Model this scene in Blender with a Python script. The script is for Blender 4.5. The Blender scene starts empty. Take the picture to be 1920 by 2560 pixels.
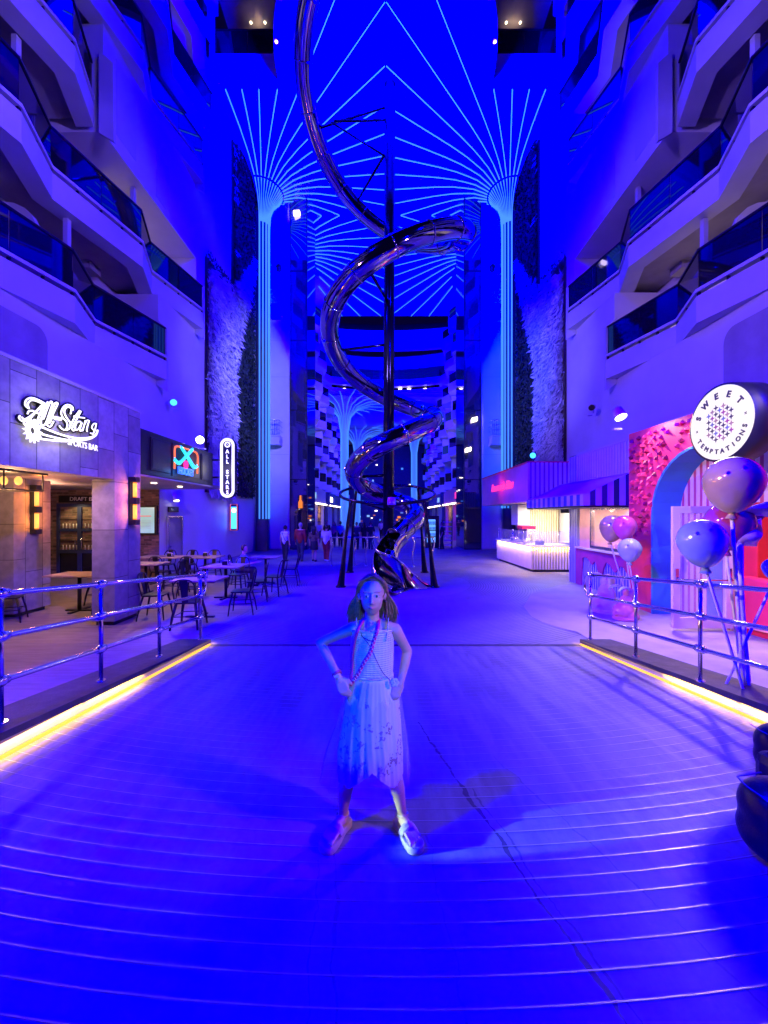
import bpy, bmesh, math, random
from mathutils import Vector, Matrix, Quaternion, noise
R = math.radians
random.seed(7)
sc = bpy.context.scene
COL = sc.collection
# ------------------------------------------------------------------ camera
CAMZ, F, U0, V0 = 2.2, 962.0, 964.0, 1287.0
def W(u, v, Y):
    """measured picture point at depth Y -> metres"""
    return Vector(((u-U0)/F*Y, Y, CAMZ-(v-V0)/F*Y))
cd = bpy.data.cameras.new('camera'); cam = bpy.data.objects.new('camera', cd); COL.objects.link(cam)
cam.location = (0, 0, CAMZ); cam.rotation_euler = (R(90), 0, 0)
cd.sensor_fit = 'VERTICAL'; cd.sensor_height = 24; cd.lens = 24*F/2560
cd.shift_x = -(U0-960)/2560; cd.shift_y = (V0-1280)/2560
cd.clip_start = .05; cd.clip_end = 400
sc.camera = cam
# ------------------------------------------------------------------ night sky, exposure
w = bpy.data.worlds.new('World'); sc.world = w; w.use_nodes = True
nt = w.node_tree; bg = nt.nodes['Background']
sky = nt.nodes.new('ShaderNodeTexSky'); sky.sky_type = 'NISHITA'; sky.sun_disc = False
sky.sun_elevation = R(-4); sky.sun_rotation = R(200)
mixw = nt.nodes.new('ShaderNodeMix'); mixw.data_type = 'RGBA'; mixw.inputs[0].default_value = .9
nt.links.new(sky.outputs[0], mixw.inputs[6]); mixw.inputs[7].default_value = (.03, .012, .55, 1)
nt.links.new(mixw.outputs[2], bg.inputs[0]); bg.inputs[1].default_value = .05
sc.view_settings.view_transform = 'Standard'; sc.view_settings.look = 'None'
sc.view_settings.exposure = 0; sc.view_settings.gamma = 1; sc.view_settings.use_curve_mapping = False
sc.cycles.use_denoising = True
try:
    sc.cycles.denoiser = 'OPENIMAGEDENOISE'
except Exception: pass
sc.cycles.max_bounces = 6; sc.cycles.diffuse_bounces = 3; sc.cycles.glossy_bounces = 4
sc.cycles.transmission_bounces = 4; sc.cycles.transparent_max_bounces = 8
sc.cycles.sample_clamp_indirect = 4; sc.cycles.caustics_reflective = False; sc.cycles.caustics_refractive = False
# ------------------------------------------------------------------ unseen flood lamps added to wash the promenade in blue and violet
def lamp(kind, name, loc, to, e, col, size=.3, ang=60, blend=.5):
    l = bpy.data.lights.new(name, kind); l.energy = e; l.color = tuple(max(0, c) for c in col)
    if kind == 'AREA': l.size = size
    else: l.shadow_soft_size = size
    if kind == 'SPOT': l.spot_size = R(ang); l.spot_blend = blend
    if min(col) < 0:      # royal-blue LED (about 460 nm): its colour lies outside the sRGB triangle, so red and green are slightly below zero
        l.color = (1, 1, 1); l.use_nodes = True; t = l.node_tree; em = t.nodes['Emission']
        cx = t.nodes.new('ShaderNodeCombineXYZ')
        for i in range(3): cx.inputs[i].default_value = col[i]
        t.links.new(cx.outputs[0], em.inputs['Color'])
    o = bpy.data.objects.new(name, l); COL.objects.link(o); o.location = loc
    if to is not None:
        o.rotation_euler = (Vector(to)-Vector(loc)).to_track_quat('-Z', 'Y').to_euler()
    return o
BLUE = (-.016, -.024, 1.0); VIO = (.15, .07, 1.0); VIOR = (.22, .1, 1.0)
lamp('SPOT', 'blue_floor_flood', (-6.6, -1.5, 12), (-.6, 5, 0), 36000, (-.034, -.036, 1.0), .25, 75, .4)
lamp('SPOT', 'blue_floor_flood', (6.6, -2.5, 12), (1.0, 9, 0), 16000, (-.026, -.032, 1.0), .3, 80, .6)
lamp('SPOT', 'blue_floor_flood', (-6.6, 8, 13), (-1.0, 14, 0), 16000, BLUE, .3, 70, .6)
lamp('AREA', 'blue_ceiling_flood', (0, 11, 17.5), (0, 21, 23), 15000, BLUE, 2)
lamp('SPOT', 'blue_ceiling_flood', (-6.2, 21.5, 9.5), (1.0, 24, 22.5), 26000, BLUE, .3, 95, .6)
lamp('SPOT', 'blue_ceiling_flood', (6.2, 21.5, 9.5), (-1.0, 24, 22.5), 26000, BLUE, .3, 95, .6)
lamp('SPOT', 'blue_ceiling_flood', (0, 27, 12), (0, 33, 22.5), 16000, BLUE, .3, 100, .6)
lamp('SPOT', 'violet_wall_flood', (6.8, 1.0, 8.2), (-8, 11.5, 6.0), 10500, VIO, .3, 62, .7)
lamp('SPOT', 'violet_wall_flood', (-6.8, 1.0, 8.2), (8, 11.5, 6.0), 10500, VIOR, .3, 62, .7)
lamp('SPOT', 'blue_wall_flood', (6.5, 2, 18), (-8, 14, 14), 11000, BLUE, .3, 80, .6)
lamp('SPOT', 'blue_wall_flood', (-6.5, 2, 18), (8, 14, 14), 11000, BLUE, .3, 80, .6)
lamp('AREA', 'blue_far_flood', (0, 44, 13.5), (0, 52, 0), 5000, (.02, .01, 1), 4)
lamp('SPOT', 'violet_deck_flood', (-6.5, 13, 8.5), (3.0, 12.0, 0), 3600, (.26, .06, 1), .3, 58, .8)
lamp('SPOT', 'violet_tower_flood', (-2.0, 13, 9), (-7, 24, 9), 6500, (.26, .24, 1), .2, 62, .8)
lamp('SPOT', 'blue_tower_flood', (2.0, 13, 9), (7, 24, 9), 6500, (.03, .08, 1), .2, 62, .8)
lamp('SPOT', 'floor_patch_fill', (-2.95, 1.45, 1.0), (1.1, 2.27, .385), 1050, (.5, .9, .6), .02, 5.2, .12)  # unseen narrow lamp added to lay the pale patch on the floor
lamp('SPOT', 'girl_fill', (.5, -2.6, 3.9), (-.08, 2.15, 1.36), 760, (.14, .42, 1), .08, 12.5, .6)  # unseen lamp added in front to brighten the girl
lamp('SPOT', 'girl_fill', (3.6, .4, 3.4), (-.1, 2.12, 1.16), 360, (1, .42, .6), .1, 21, .8)  # unseen pink side lamp added for the girl
lamp('SPOT', 'shop_front_fill', (-5.2, 4.2, 4.75), (4.9, 5.7, 2.2), 3400, (1, .6, .48), .12, 36, .8)  # unseen warm lamp added to light the shop front and balloons
lamp('SPOT', 'violet_upper_flood', (6.6, -1.5, 8.5), (-8, 4.5, 13.5), 5200, (.3, .2, 1), .3, 46, .8)
lamp('SPOT', 'violet_upper_flood', (-6.6, -1.5, 8.5), (8, 4.5, 13.5), 5200, (.3, .2, 1), .3, 46, .8)
lamp('SPOT', 'walkway_fill', (-6.9, 14.5, 6), (-3.9, 18.4, 1), 700, (.55, .42, 1), .15, 40, .8)  # unseen lamp added to brighten the walkers
lamp('SPOT', 'living_wall_fill', (2.5, 9, 7), (-7.9, 19, 9), 3600, (.24, .2, 1), .2, 36, .8)  # unseen lamps added to brighten both plant walls
lamp('SPOT', 'living_wall_fill', (-2.5, 9, 7), (7.9, 19, 9), 4200, (.24, .2, 1), .2, 36, .8)
# ------------------------------------------------------------------ materials
M = {}
def nodes(name):
    m = bpy.data.materials.new(name); m.use_nodes = True
    n = m.node_tree; p = n.nodes['Principled BSDF']
    return m, n, p
def N(n, t, **kw):
    x = n.nodes.new(t)
    for k, v in kw.items(): setattr(x, k, v)
    return x
def math_(n, op, a, b=None, c=None):
    x = N(n, 'ShaderNodeMath', operation=op)
    for i, q in enumerate((a, b, c)):
        if q is None: continue
        if isinstance(q, (int, float)): x.inputs[i].default_value = q
        else: n.links.new(q, x.inputs[i])
    return x.outputs[0]
def mixc(n, f, a, b):
    x = N(n, 'ShaderNodeMix', data_type='RGBA')
    if isinstance(f, (int, float)): x.inputs[0].default_value = f
    else: n.links.new(f, x.inputs[0])
    for i, q in ((6, a), (7, b)):
        if isinstance(q, tuple): x.inputs[i].default_value = q if len(q) == 4 else (*q, 1)
        else: n.links.new(q, x.inputs[i])
    return x.outputs[2]
def coords(n):
    t = N(n, 'ShaderNodeTexCoord'); s = N(n, 'ShaderNodeSeparateXYZ'); n.links.new(t.outputs['Object'], s.inputs[0])
    return t.outputs['Object'], s.outputs[0], s.outputs[1], s.outputs[2]
def noise_(n, vec, scale, detail=4, rough=.55):
    x = N(n, 'ShaderNodeTexNoise'); n.links.new(vec, x.inputs[0]); x.inputs['Scale'].default_value = scale
    x.inputs['Detail'].default_value = detail; x.inputs['Roughness'].default_value = rough
    return x.outputs[0]
def ramp(n, f, a, b):
    x = N(n, 'ShaderNodeMapRange'); n.links.new(f, x.inputs[0]); x.inputs[1].default_value = a; x.inputs[2].default_value = b
    return x.outputs[0]
def bump(n, p, h, s=.3, d=.02):
    b = N(n, 'ShaderNodeBump'); n.links.new(h, b.inputs['Height']); b.inputs['Strength'].default_value = s; b.inputs['Distance'].default_value = d
    n.links.new(b.outputs[0], p.inputs['Normal'])
def mat(name, c, rough=.5, metal=0., var=.2, scale=2.5, bmp=0., bscale=30, emit=None, es=0., coat=0., alpha=1., trans=0., spec=.5):
    m, n, p = nodes(name)
    vec, x, y, z = coords(n)
    f = noise_(n, vec, scale)
    d = tuple(max(0, q*(1-var)) for q in c)
    b_ = tuple(min(1, q*(1+var*.6)) for q in c)
    n.links.new(mixc(n, ramp(n, f, .3, .7), d, b_), p.inputs['Base Color'])
    f2 = noise_(n, vec, scale*3.1, 3)
    rr = N(n, 'ShaderNodeMapRange'); n.links.new(f2, rr.inputs[0]); rr.inputs[3].default_value = max(0, rough*.8); rr.inputs[4].default_value = min(1, rough*1.2)
    n.links.new(rr.outputs[0], p.inputs['Roughness'])
    p.inputs['Metallic'].default_value = metal
    p.inputs['Specular IOR Level'].default_value = spec
    p.inputs['Coat Weight'].default_value = coat
    p.inputs['Alpha'].default_value = alpha
    p.inputs['Transmission Weight'].default_value = trans
    if emit: p.inputs['Emission Color'].default_value = (*emit, 1); p.inputs['Emission Strength'].default_value = es
    if bmp: bump(n, p, noise_(n, vec, bscale, 5), bmp, .02)
    M[name] = m
    return m
mat('white_wall', (.62, .6, .62), .5, var=.1, scale=.7, bmp=.04, bscale=12)
mat('pale_steel', (.55, .55, .58), .42, var=.12, scale=.8, bmp=.03, bscale=9)
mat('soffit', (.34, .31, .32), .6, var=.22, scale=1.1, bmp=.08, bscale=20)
mat('dark_frame', (.02, .02, .025), .35, .3, var=.2)
mat('dark_glass', (.008, .008, .014), .03, 0, var=.1, spec=.9)
mat('mirror_glass', (.16, .16, .24), .03, .85, var=.12, scale=.25)
mat('chrome', (.86, .86, .88), .07, 1, var=.04, scale=6)
mat('brushed', (.7, .7, .72), .22, 1, var=.1, scale=4)
mat('slide_steel', (.38, .38, .45), .06, 1, var=.08, scale=1.5, bmp=.03, bscale=2.2)
mat('dark_steel', (.015, .015, .022), .16, .6, var=.3, scale=2)
mat('black', (.012, .012, .014), .45, var=.3, scale=4)
mat('black_leather', (.014, .014, .02), .33, var=.35, scale=5, bmp=.15, bscale=70)
mat('ceiling_blue', (.42, .42, .5), .45, var=.06, scale=.5); mat('cabin_lit', (.5, .4, .3), .4, emit=(1, .7, .45), es=.5); mat('stud_shade', (.3, .01, .05), .4, var=.2); mat('column_blue', (.09, .09, .2), .5, var=.1); mat('column_dark', (.06, .06, .09), .5, var=.2)
mat('stone', (.36, .335, .32), .75, var=.25, scale=1.6, bmp=.2, bscale=40)
mat('dark_stone', (.05, .05, .055), .6, var=.4, scale=3, bmp=.25, bscale=60)
mat('kerb', (.55, .5, .42), .7, var=.2, scale=3, bmp=.1, bscale=30)
mat('concrete_pale', (.42, .39, .36), .7, var=.2, scale=1.4, bmp=.1, bscale=40)
mat('led_blue', (.02, .05, .1), .5, spec=.05, emit=(.06, .25, 1.0), es=1.35)
mat('led_white', (.8, .8, .8), .3, emit=(1, .95, .78), es=1.35)
mat('led_ramp', (.02, .015, .005), .6, spec=.05, emit=(1, .5, .07), es=1.7)
mat('led_counter', (.05, .05, .02), .5, spec=.05, emit=(1, .72, .12), es=1.6)
mat('amber', (.05, .02, .01), .5, spec=.05, emit=(1, .24, .03), es=1.1)
mat('amber_core', (.05, .03, .01), .5, spec=.05, emit=(1, .48, .1), es=1.7)
mat('lamp_white', (.9, .9, .9), .3, emit=(1, .93, .8), es=14)
mat('lamp_blue', (.2, .4, .9), .3, emit=(.03, .35, 1), es=4)
mat('down_light', (.9, .9, .9), .3, emit=(1, .8, .55), es=7)
mat('neon_red', (.05, .01, .01), .5, spec=.05, emit=(1, .16, .06), es=1.6)
mat('neon_pink', (.05, .01, .02), .5, spec=.05, emit=(1, .03, .34), es=1.7)
mat('neon_cyan', (.2, .8, .8), .3, emit=(.02, .85, .85), es=1.0)
mat('neon_blue', (.2, .4, .9), .3, emit=(.03, .22, 1), es=1.0)
mat('screen', (.5, .6, .6), .2, emit=(.3, .62, .62), es=.75)
mat('screen_text', (.8, .2, .2), .3, emit=(.8, .12, .1), es=.7)
mat('fridge', (.5, .8, .8), .3, emit=(.25, .8, .85), es=.7)
mat('sign_face', (.12, .12, .1), .5, emit=(1, .94, .72), es=.98, spec=.1)
mat('ink', (.05, .04, .04), .5)
mat('ink_gold', (.42, .3, .12), .5); mat('ink_rose', (.34, .06, .12), .5); mat('ink_teal', (.14, .2, .2), .5)
mat('hot_pink', (.85, .05, .12), .42, var=.14, scale=1.2, bmp=.05, bscale=60)
mat('coral_red', (.8, .03, .1), .5, var=.15, scale=1)
mat('magenta', (.5, .04, .22), .5, var=.15)
mat('salmon', (.8, .46, .34), .55, var=.12)
mat('teal', (.04, .27, .45), .45, var=.15, scale=1.2)
mat('cream', (.8, .7, .48), .5, var=.1)
mat('pink_sign', (.7, .2, .42), .5, var=.1)
mat('navy', (.03, .04, .13), .6, var=.2)
mat('canvas', (.62, .58, .66), .7, var=.1, scale=1.2, bmp=.06, bscale=80)
mat('white_plastic', (.75, .74, .73), .35, var=.06)
mat('balloon_gold', (.62, .48, .18), .14, .25, var=.18, coat=.6); mat('balloon_blue', (.3, .46, .58), .12, .2, var=.15, coat=.7)
mat('balloon_purple', (.4, .05, .22), .12, .1, var=.15, coat=.7); mat('balloon_pink', (.75, .12, .32), .12, .1, var=.12, coat=.7)
mat('balloon_mint', (.38, .52, .46), .14, .1, var=.12, coat=.7); mat('bow_lilac', (.5, .28, .62), .4, var=.12)
mat('bow_dark', (.25, .02, .1), .5)
mat('bunny_pink', (.78, .22, .26), .2, coat=.5, var=.12); mat('bunny_white', (.78, .74, .76), .3, coat=.3, var=.08); mat('bunny_mint', (.45, .62, .62), .25, coat=.4)
mat('table_wood', (.4, .29, .2), .45, var=.3, scale=4); mat('seat_wood', (.45, .3, .18), .5, var=.3, scale=5)
mat('gunmetal', (.05, .048, .055), .32, .85, var=.3, scale=6)
mat('leaf_dark', (.025, .05, .022), .6, var=.5, scale=3); mat('leaf_silver', (.62, .64, .66), .8, var=.35, scale=2)
mat('skin', (.6, .37, .27), .5, var=.08, scale=12); mat('lips', (.62, .2, .2), .4); mat('eye_white', (.7, .7, .7), .15); mat('iris', (.05, .09, .1), .1)
mat('hair', (.24, .12, .06), .5, var=.5, scale=60); mat('hair_dark', (.025, .018, .015), .5, var=.4, scale=30); mat('hair_grey', (.4, .38, .36), .6, var=.3, scale=30)
mat('cloth_white', (.72, .72, .74), .8, var=.1, scale=8); mat('cloth_red', (.32, .03, .03), .8, var=.2, scale=8); mat('cloth_dark', (.02, .022, .03), .8, var=.3, scale=8)
mat('cloth_brown', (.16, .1, .07), .8, var=.4, scale=14); mat('cloth_navy', (.03, .04, .1), .8, var=.3, scale=8); mat('cloth_blue', (.12, .2, .45), .8, var=.2, scale=8)
mat('cloth_pink', (.7, .1, .35), .8, var=.2, scale=8); mat('cloth_cyan', (.2, .6, .65), .8, var=.2, scale=8); mat('sandal', (.5, .4, .34), .6, var=.2, scale=20)
mat('lanyard', (.85, .03, .2), .5, var=.1); mat('lanyard_dot', (.95, .45, .5), .5); mat('bracelet', (.5, .05, .1), .4); mat('thread', (.06, .05, .08), .5)
def tile_mat(name, base, line, ax, bw, bh, gap=.006, var=.25, offs=.37, bmp=.3, rough=.7):
    """tiles / bricks on a wall: ax = which local axis runs along the wall"""
    m, n, p = nodes(name); vec, x, y, z = coords(n)
    a = {'x': x, 'y': y, 'd': None}[ax] if ax != 'v' else z
    b = z if ax != 'v' else y
    c = N(n, 'ShaderNodeCombineXYZ'); n.links.new(a, c.inputs[0]); n.links.new(b, c.inputs[1])
    br = N(n, 'ShaderNodeTexBrick'); n.links.new(c.outputs[0], br.inputs['Vector'])
    br.offset = offs; br.offset_frequency = 2; br.squash = .8; br.squash_frequency = 3
    br.inputs['Scale'].default_value = 1; br.inputs['Brick Width'].default_value = bw; br.inputs['Row Height'].default_value = bh
    br.inputs['Mortar Size'].default_value = gap; br.inputs['Mortar Smooth'].default_value = .1
    br.inputs['Color1'].default_value = (*[q*(1-var) for q in base], 1); br.inputs['Color2'].default_value = (*[min(1, q*(1+var)) for q in base], 1)
    br.inputs['Mortar'].default_value = (*line, 1)
    f = noise_(n, vec, 7, 6)
    n.links.new(mixc(n, ramp(n, f, .3, .75), br.outputs[0], mixc(n, .35, br.outputs[0], (0, 0, 0))), p.inputs['Base Color'])
    p.inputs['Roughness'].default_value = rough
    h = math_(n, 'ADD', math_(n, 'MULTIPLY', br.outputs['Fac'], -1), math_(n, 'MULTIPLY', noise_(n, vec, 45, 5), .4))
    bump(n, p, h, bmp, .01); M[name] = m
tile_mat('stone_tile', (.33, .31, .3), (.05, .05, .05), 'v', .95, .42, .006)
tile_mat('brick', (.26, .15, .12), (.2, .17, .15), 'x', .28, .075, .008, .55, .5, .6, .85)
def stripe_mat(name, ca, cb, axis, per, duty=.5, rib=0., rough=.5):
    m, n, p = nodes(name); vec, x, y, z = coords(n)
    a = {'x': x, 'y': y, 'z': z, 's': math_(n, 'ADD', x, y)}[axis]
    t = math_(n, 'FRACT', math_(n, 'DIVIDE', a, per))
    s = math_(n, 'GREATER_THAN', t, duty)
    f = noise_(n, vec, 3)
    col = mixc(n, s, ca, cb)
    n.links.new(mixc(n, math_(n, 'MULTIPLY', f, .3), col, mixc(n, .5, col, (0, 0, 0))), p.inputs['Base Color']); p.inputs['Roughness'].default_value = rough
    if rib:
        h = math_(n, 'ABSOLUTE', math_(n, 'SINE', math_(n, 'MULTIPLY', a, math.pi/per)))
        bump(n, p, h, rib, per*.4)
    M[name] = m
stripe_mat('stripe_pink', (.78, .6, .58), (.5, .08, .16), 'y', .16, .58)
stripe_mat('stripe_pink_x', (.78, .6, .66), (.22, .02, .14), 'x', .17, .62)
stripe_mat('stripe_blue', (.66, .68, .72), (.08, .1, .4), 'y', .12, .5, .8)
stripe_mat('stripe_awning_y', (.66, .66, .74), (.03, .06, .3), 'y', .36, .5)
stripe_mat('stripe_awning_x', (.62, .5, .72), (.02, .03, .1), 'x', .3, .52)
stripe_mat('rib_white', (.72, .71, .68), (.55, .54, .52), 'y', .13, .6, 1.)
stripe_mat('rib_cream', (.8, .7, .46), (.62, .5, .28), 'x', .11, .6, 1.)
stripe_mat('rib_cream_y', (.78, .74, .66), (.6, .56, .46), 'y', .11, .6, 1.)
# deck floor: worn composite with fine grooves in rings round the slide
def deck_mat():
    m, n, p = nodes('deck_floor'); vec, x, y, z = coords(n)
    dx = math_(n, 'SUBTRACT', x, .1); dy = math_(n, 'SUBTRACT', y, 12.6)
    r = math_(n, 'SQRT', math_(n, 'ADD', math_(n, 'MULTIPLY', dx, dx), math_(n, 'MULTIPLY', dy, dy)))
    g = math_(n, 'FRACT', math_(n, 'DIVIDE', r, .075))
    groove = math_(n, 'LESS_THAN', g, .3)
    inside = math_(n, 'MULTIPLY', math_(n, 'LESS_THAN', r, 6.6), math_(n, 'GREATER_THAN', r, 2.6))
    groove = math_(n, 'MULTIPLY', groove, inside)
    f = noise_(n, vec, 1.3, 6); f2 = noise_(n, vec, 14, 5)
    base = mixc(n, ramp(n, f, .3, .7), (.2, .195, .19), (.3, .29, .28))
    base = mixc(n, math_(n, 'MULTIPLY', ramp(n, f2, .45, .75), .35), base, (.12, .115, .11))
    n.links.new(mixc(n, math_(n, 'MULTIPLY', groove, .7), base, (.07, .07, .07)), p.inputs['Base Color'])
    p.inputs['Roughness'].default_value = .6
    bump(n, p, math_(n, 'SUBTRACT', math_(n, 'MULTIPLY', f2, .4), groove), .3, .01); M['deck_floor'] = m
deck_mat()
def ramp_mat():
    m, n, p = nodes('ramp_floor'); vec, x, y, z = coords(n)
    f = noise_(n, vec, 1.1, 6); f2 = noise_(n, vec, 25, 6)
    sep = N(n, 'ShaderNodeCombineXYZ'); n.links.new(math_(n, 'MULTIPLY', x, 3.5), sep.inputs[0]); n.links.new(math_(n, 'MULTIPLY', y, .5), sep.inputs[1])
    f3 = noise_(n, sep.outputs[0], 1.6, 5)
    base = mixc(n, ramp(n, f, .3, .7), (.17, .165, .16), (.27, .26, .25))
    base = mixc(n, math_(n, 'MULTIPLY', ramp(n, f3, .42, .62), .75), base, (.36, .35, .34))
    base = mixc(n, math_(n, 'MULTIPLY', ramp(n, f2, .5, .8), .3), base, (.1, .1, .1))
    wob = math_(n, 'MULTIPLY', math_(n, 'SUBTRACT', noise_(n, vec, 3.2, 6), .5), .13)
    tot = None
    for (c0, sl, wd, st, lo, hi) in ((1.13, -.23, .009, .8, -1, 3.6), (1.17, -.225, .005, .6, -1, 2.6), (-.02, -.12, .006, .45, -1, 2.2), (-.14, -.1, .004, .45, -1, 2.0), (1.75, -.3, .005, .4, -1, 3.0), (.36, -.06, .004, .35, -1, 2.2)):
        d = math_(n, 'ABSOLUTE', math_(n, 'SUBTRACT', math_(n, 'ADD', x, wob), math_(n, 'ADD', math_(n, 'MULTIPLY', y, sl), c0)))
        wv = math_(n, 'MULTIPLY', ramp(n, noise_(n, vec, 5, 3), .25, .75), wd*2)
        k = math_(n, 'MULTIPLY', math_(n, 'LESS_THAN', d, wv), st)
        k = math_(n, 'MULTIPLY', k, math_(n, 'LESS_THAN', y, hi))
        tot = k if tot is None else math_(n, 'MAXIMUM', tot, k)
    dx = math_(n, 'SUBTRACT', x, .1); dy = math_(n, 'SUBTRACT', y, 12.6)
    rr_ = math_(n, 'SQRT', math_(n, 'ADD', math_(n, 'MULTIPLY', dx, dx), math_(n, 'MULTIPLY', dy, dy)))
    gq = math_(n, 'ABSOLUTE', math_(n, 'SUBTRACT', math_(n, 'FRACT', math_(n, 'ADD', math_(n, 'DIVIDE', math_(n, 'SUBTRACT', rr_, 6.26), .104), .5)), .5))
    tot = math_(n, 'MAXIMUM', tot, math_(n, 'MULTIPLY', math_(n, 'LESS_THAN', gq, .05), .25))
    n.links.new(mixc(n, tot, base, (.02, .02, .025)), p.inputs['Base Color'])
    p.inputs['Roughness'].default_value = .55
    bump(n, p, math_(n, 'SUBTRACT', f2, tot), .25, .008); M['ramp_floor'] = m
ramp_mat()
def wood_mat():
    m, n, p = nodes('terrace_floor'); vec, x, y, z = coords(n)
    c = N(n, 'ShaderNodeCombineXYZ'); n.links.new(math_(n, 'MULTIPLY', x, 1.2), c.inputs[0]); n.links.new(math_(n, 'MULTIPLY', y, 9), c.inputs[1])
    f = noise_(n, c.outputs[0], 1.5, 7, .65); f2 = noise_(n, vec, .8, 3)
    base = mixc(n, ramp(n, f, .3, .72), (.2, .165, .13), (.42, .36, .29))
    n.links.new(mixc(n, math_(n, 'MULTIPLY', f2, .5), base, (.2, .17, .15)), p.inputs['Base Color']); p.inputs['Roughness'].default_value = .5
    bump(n, p, f, .2, .006); M['terrace_floor'] = m
wood_mat()
# ------------------------------------------------------------------ mesh helpers
def wl(o):
    v = Vector((0, 0, 0))
    while o is not None: v = v + Vector(o.location); o = o.parent
    return v
class MB:
    def __init__(s): s.v = []; s.f = []; s.mi = []; s.sm = []
    def add(s, vs, fs, m=0, smooth=False):
        k = len(s.v); s.v += [Vector(q) for q in vs]
        for f in fs: s.f.append([i+k for i in f]); s.mi.append(m); s.sm.append(smooth)
    def box(s, x0, x1, y0, y1, z0, z1, m=0):
        vs = [(x, y, z) for x in (x0, x1) for y in (y0, y1) for z in (z0, z1)]
        s.add(vs, [(0, 1, 3, 2), (4, 6, 7, 5), (0, 4, 5, 1), (2, 3, 7, 6), (0, 2, 6, 4), (1, 5, 7, 3)], m); return s
    def obox(s, c, ax, ay, az, m=0):
        c, ax, ay, az = Vector(c), Vector(ax), Vector(ay), Vector(az)
        vs = [c+ax*i+ay*j+az*k for i in (-1, 1) for j in (-1, 1) for k in (-1, 1)]
        s.add(vs, [(0, 1, 3, 2), (4, 6, 7, 5), (0, 4, 5, 1), (2, 3, 7, 6), (0, 2, 6, 4), (1, 5, 7, 3)], m); return s
    def tube(s, pts, r, n=8, closed=False, caps=True, m=0, flat=None):
        pts = [Vector(p) for p in pts]; L = len(pts)
        rs = r if isinstance(r, (list, tuple)) else [r]*L
        T = []
        for i in range(L):
            a = pts[(i-1) % L] if closed or i > 0 else pts[i]; b = pts[(i+1) % L] if closed or i < L-1 else pts[i]
            t = (b-a); T.append(t.normalized() if t.length > 1e-9 else Vector((0, 0, 1)))
        up = Vector((0, 0, 1)) if abs(T[0].z) < .95 else Vector((1, 0, 0))
        nrm = (up-T[0]*up.dot(T[0])).normalized(); vs = []
        for i in range(L):
            if i: nrm = T[i-1].rotation_difference(T[i]) @ nrm
            nrm = (nrm-T[i]*nrm.dot(T[i])).normalized(); bi = T[i].cross(nrm)
            fx, fy = (1, 1) if flat is None else flat
            for k in range(n):
                a = 2*math.pi*k/n; vs.append(pts[i]+(nrm*math.cos(a)*fx+bi*math.sin(a)*fy)*rs[i])
        fs = []
        for i in range(L if closed else L-1):
            j = (i+1) % L
            for k in range(n): fs.append((i*n+k, i*n+(k+1) % n, j*n+(k+1) % n, j*n+k))
        s.add(vs, fs, m, True)
        if caps and not closed:
            k = len(s.v)-L*n
            s.f += [[k+i for i in range(n)][::-1], [k+(L-1)*n+i for i in range(n)]]; s.mi += [m, m]; s.sm += [False, False]
        return s
    def cyl(s, p, q, r, r2=None, n=14, m=0): return s.tube([p, q], [r, r if r2 is None else r2], n, m=m)
    def sph(s, c, r, n=12, h=8, rot=None, m=0):
        c = Vector(c); r = (r, r, r) if isinstance(r, (int, float)) else r; vs = []; fs = []
        for i in range(h+1):
            t = math.pi*i/h
            for k in range(n):
                a = 2*math.pi*k/n; q = Vector((r[0]*math.sin(t)*math.cos(a), r[1]*math.sin(t)*math.sin(a), r[2]*math.cos(t)))
                vs.append(c+(rot @ q if rot else q))
        for i in range(h):
            for k in range(n): fs.append((i*n+k, (i+1)*n+k, (i+1)*n+(k+1) % n, i*n+(k+1) % n))
        s.add(vs, fs, m, True); return s
    def cap(s, p, r1, q, r2, n=12, m=0):
        s.tube([p, q], [r1, r2], n, m=m); s.sph(p, r1, n, 6, m=m); s.sph(q, r2, n, 6, m=m); return s
    def prism(s, poly, fn, d0, d1, m=0, smooth=False):
        n = len(poly); vs = [fn(a, b, d0) for a, b in poly]+[fn(a, b, d1) for a, b in poly]
        s.add(vs, [list(range(n))[::-1], list(range(n, 2*n))], m)
        k = len(s.v)-2*n
        for i in range(n):
            s.f.append([k+i, k+(i+1) % n, k+n+(i+1) % n, k+n+i]); s.mi.append(m); s.sm.append(smooth)
        return s
    def lathe(s, prof, c, n=24, m=0, a0=0, a1=2*math.pi):
        c = Vector(c); vs = []; fs = []; full = abs(a1-a0-2*math.pi) < 1e-6; nn = n if full else n+1
        for r, z in prof:
            for k in range(nn):
                a = a0+(a1-a0)*k/n; vs.append(c+Vector((r*math.cos(a), r*math.sin(a), z)))
        for i in range(len(prof)-1):
            for k in range(n):
                k2 = (k+1) % nn; fs.append((i*nn+k, i*nn+k2, (i+1)*nn+k2, (i+1)*nn+k))
        s.add(vs, fs, m, True); return s
    def grid(s, fn, nu, nv, m=0, smooth=True):
        vs = [fn(i/nu, j/nv) for i in range(nu+1) for j in range(nv+1)]
        fs = [(i*(nv+1)+j, (i+1)*(nv+1)+j, (i+1)*(nv+1)+j+1, i*(nv+1)+j+1) for i in range(nu) for j in range(nv)]
        s.add(vs, fs, m, smooth); return s
    def quad(s, a, b, c, d, m=0): s.add([a, b, c, d], [(0, 1, 2, 3)], m); return s
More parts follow.
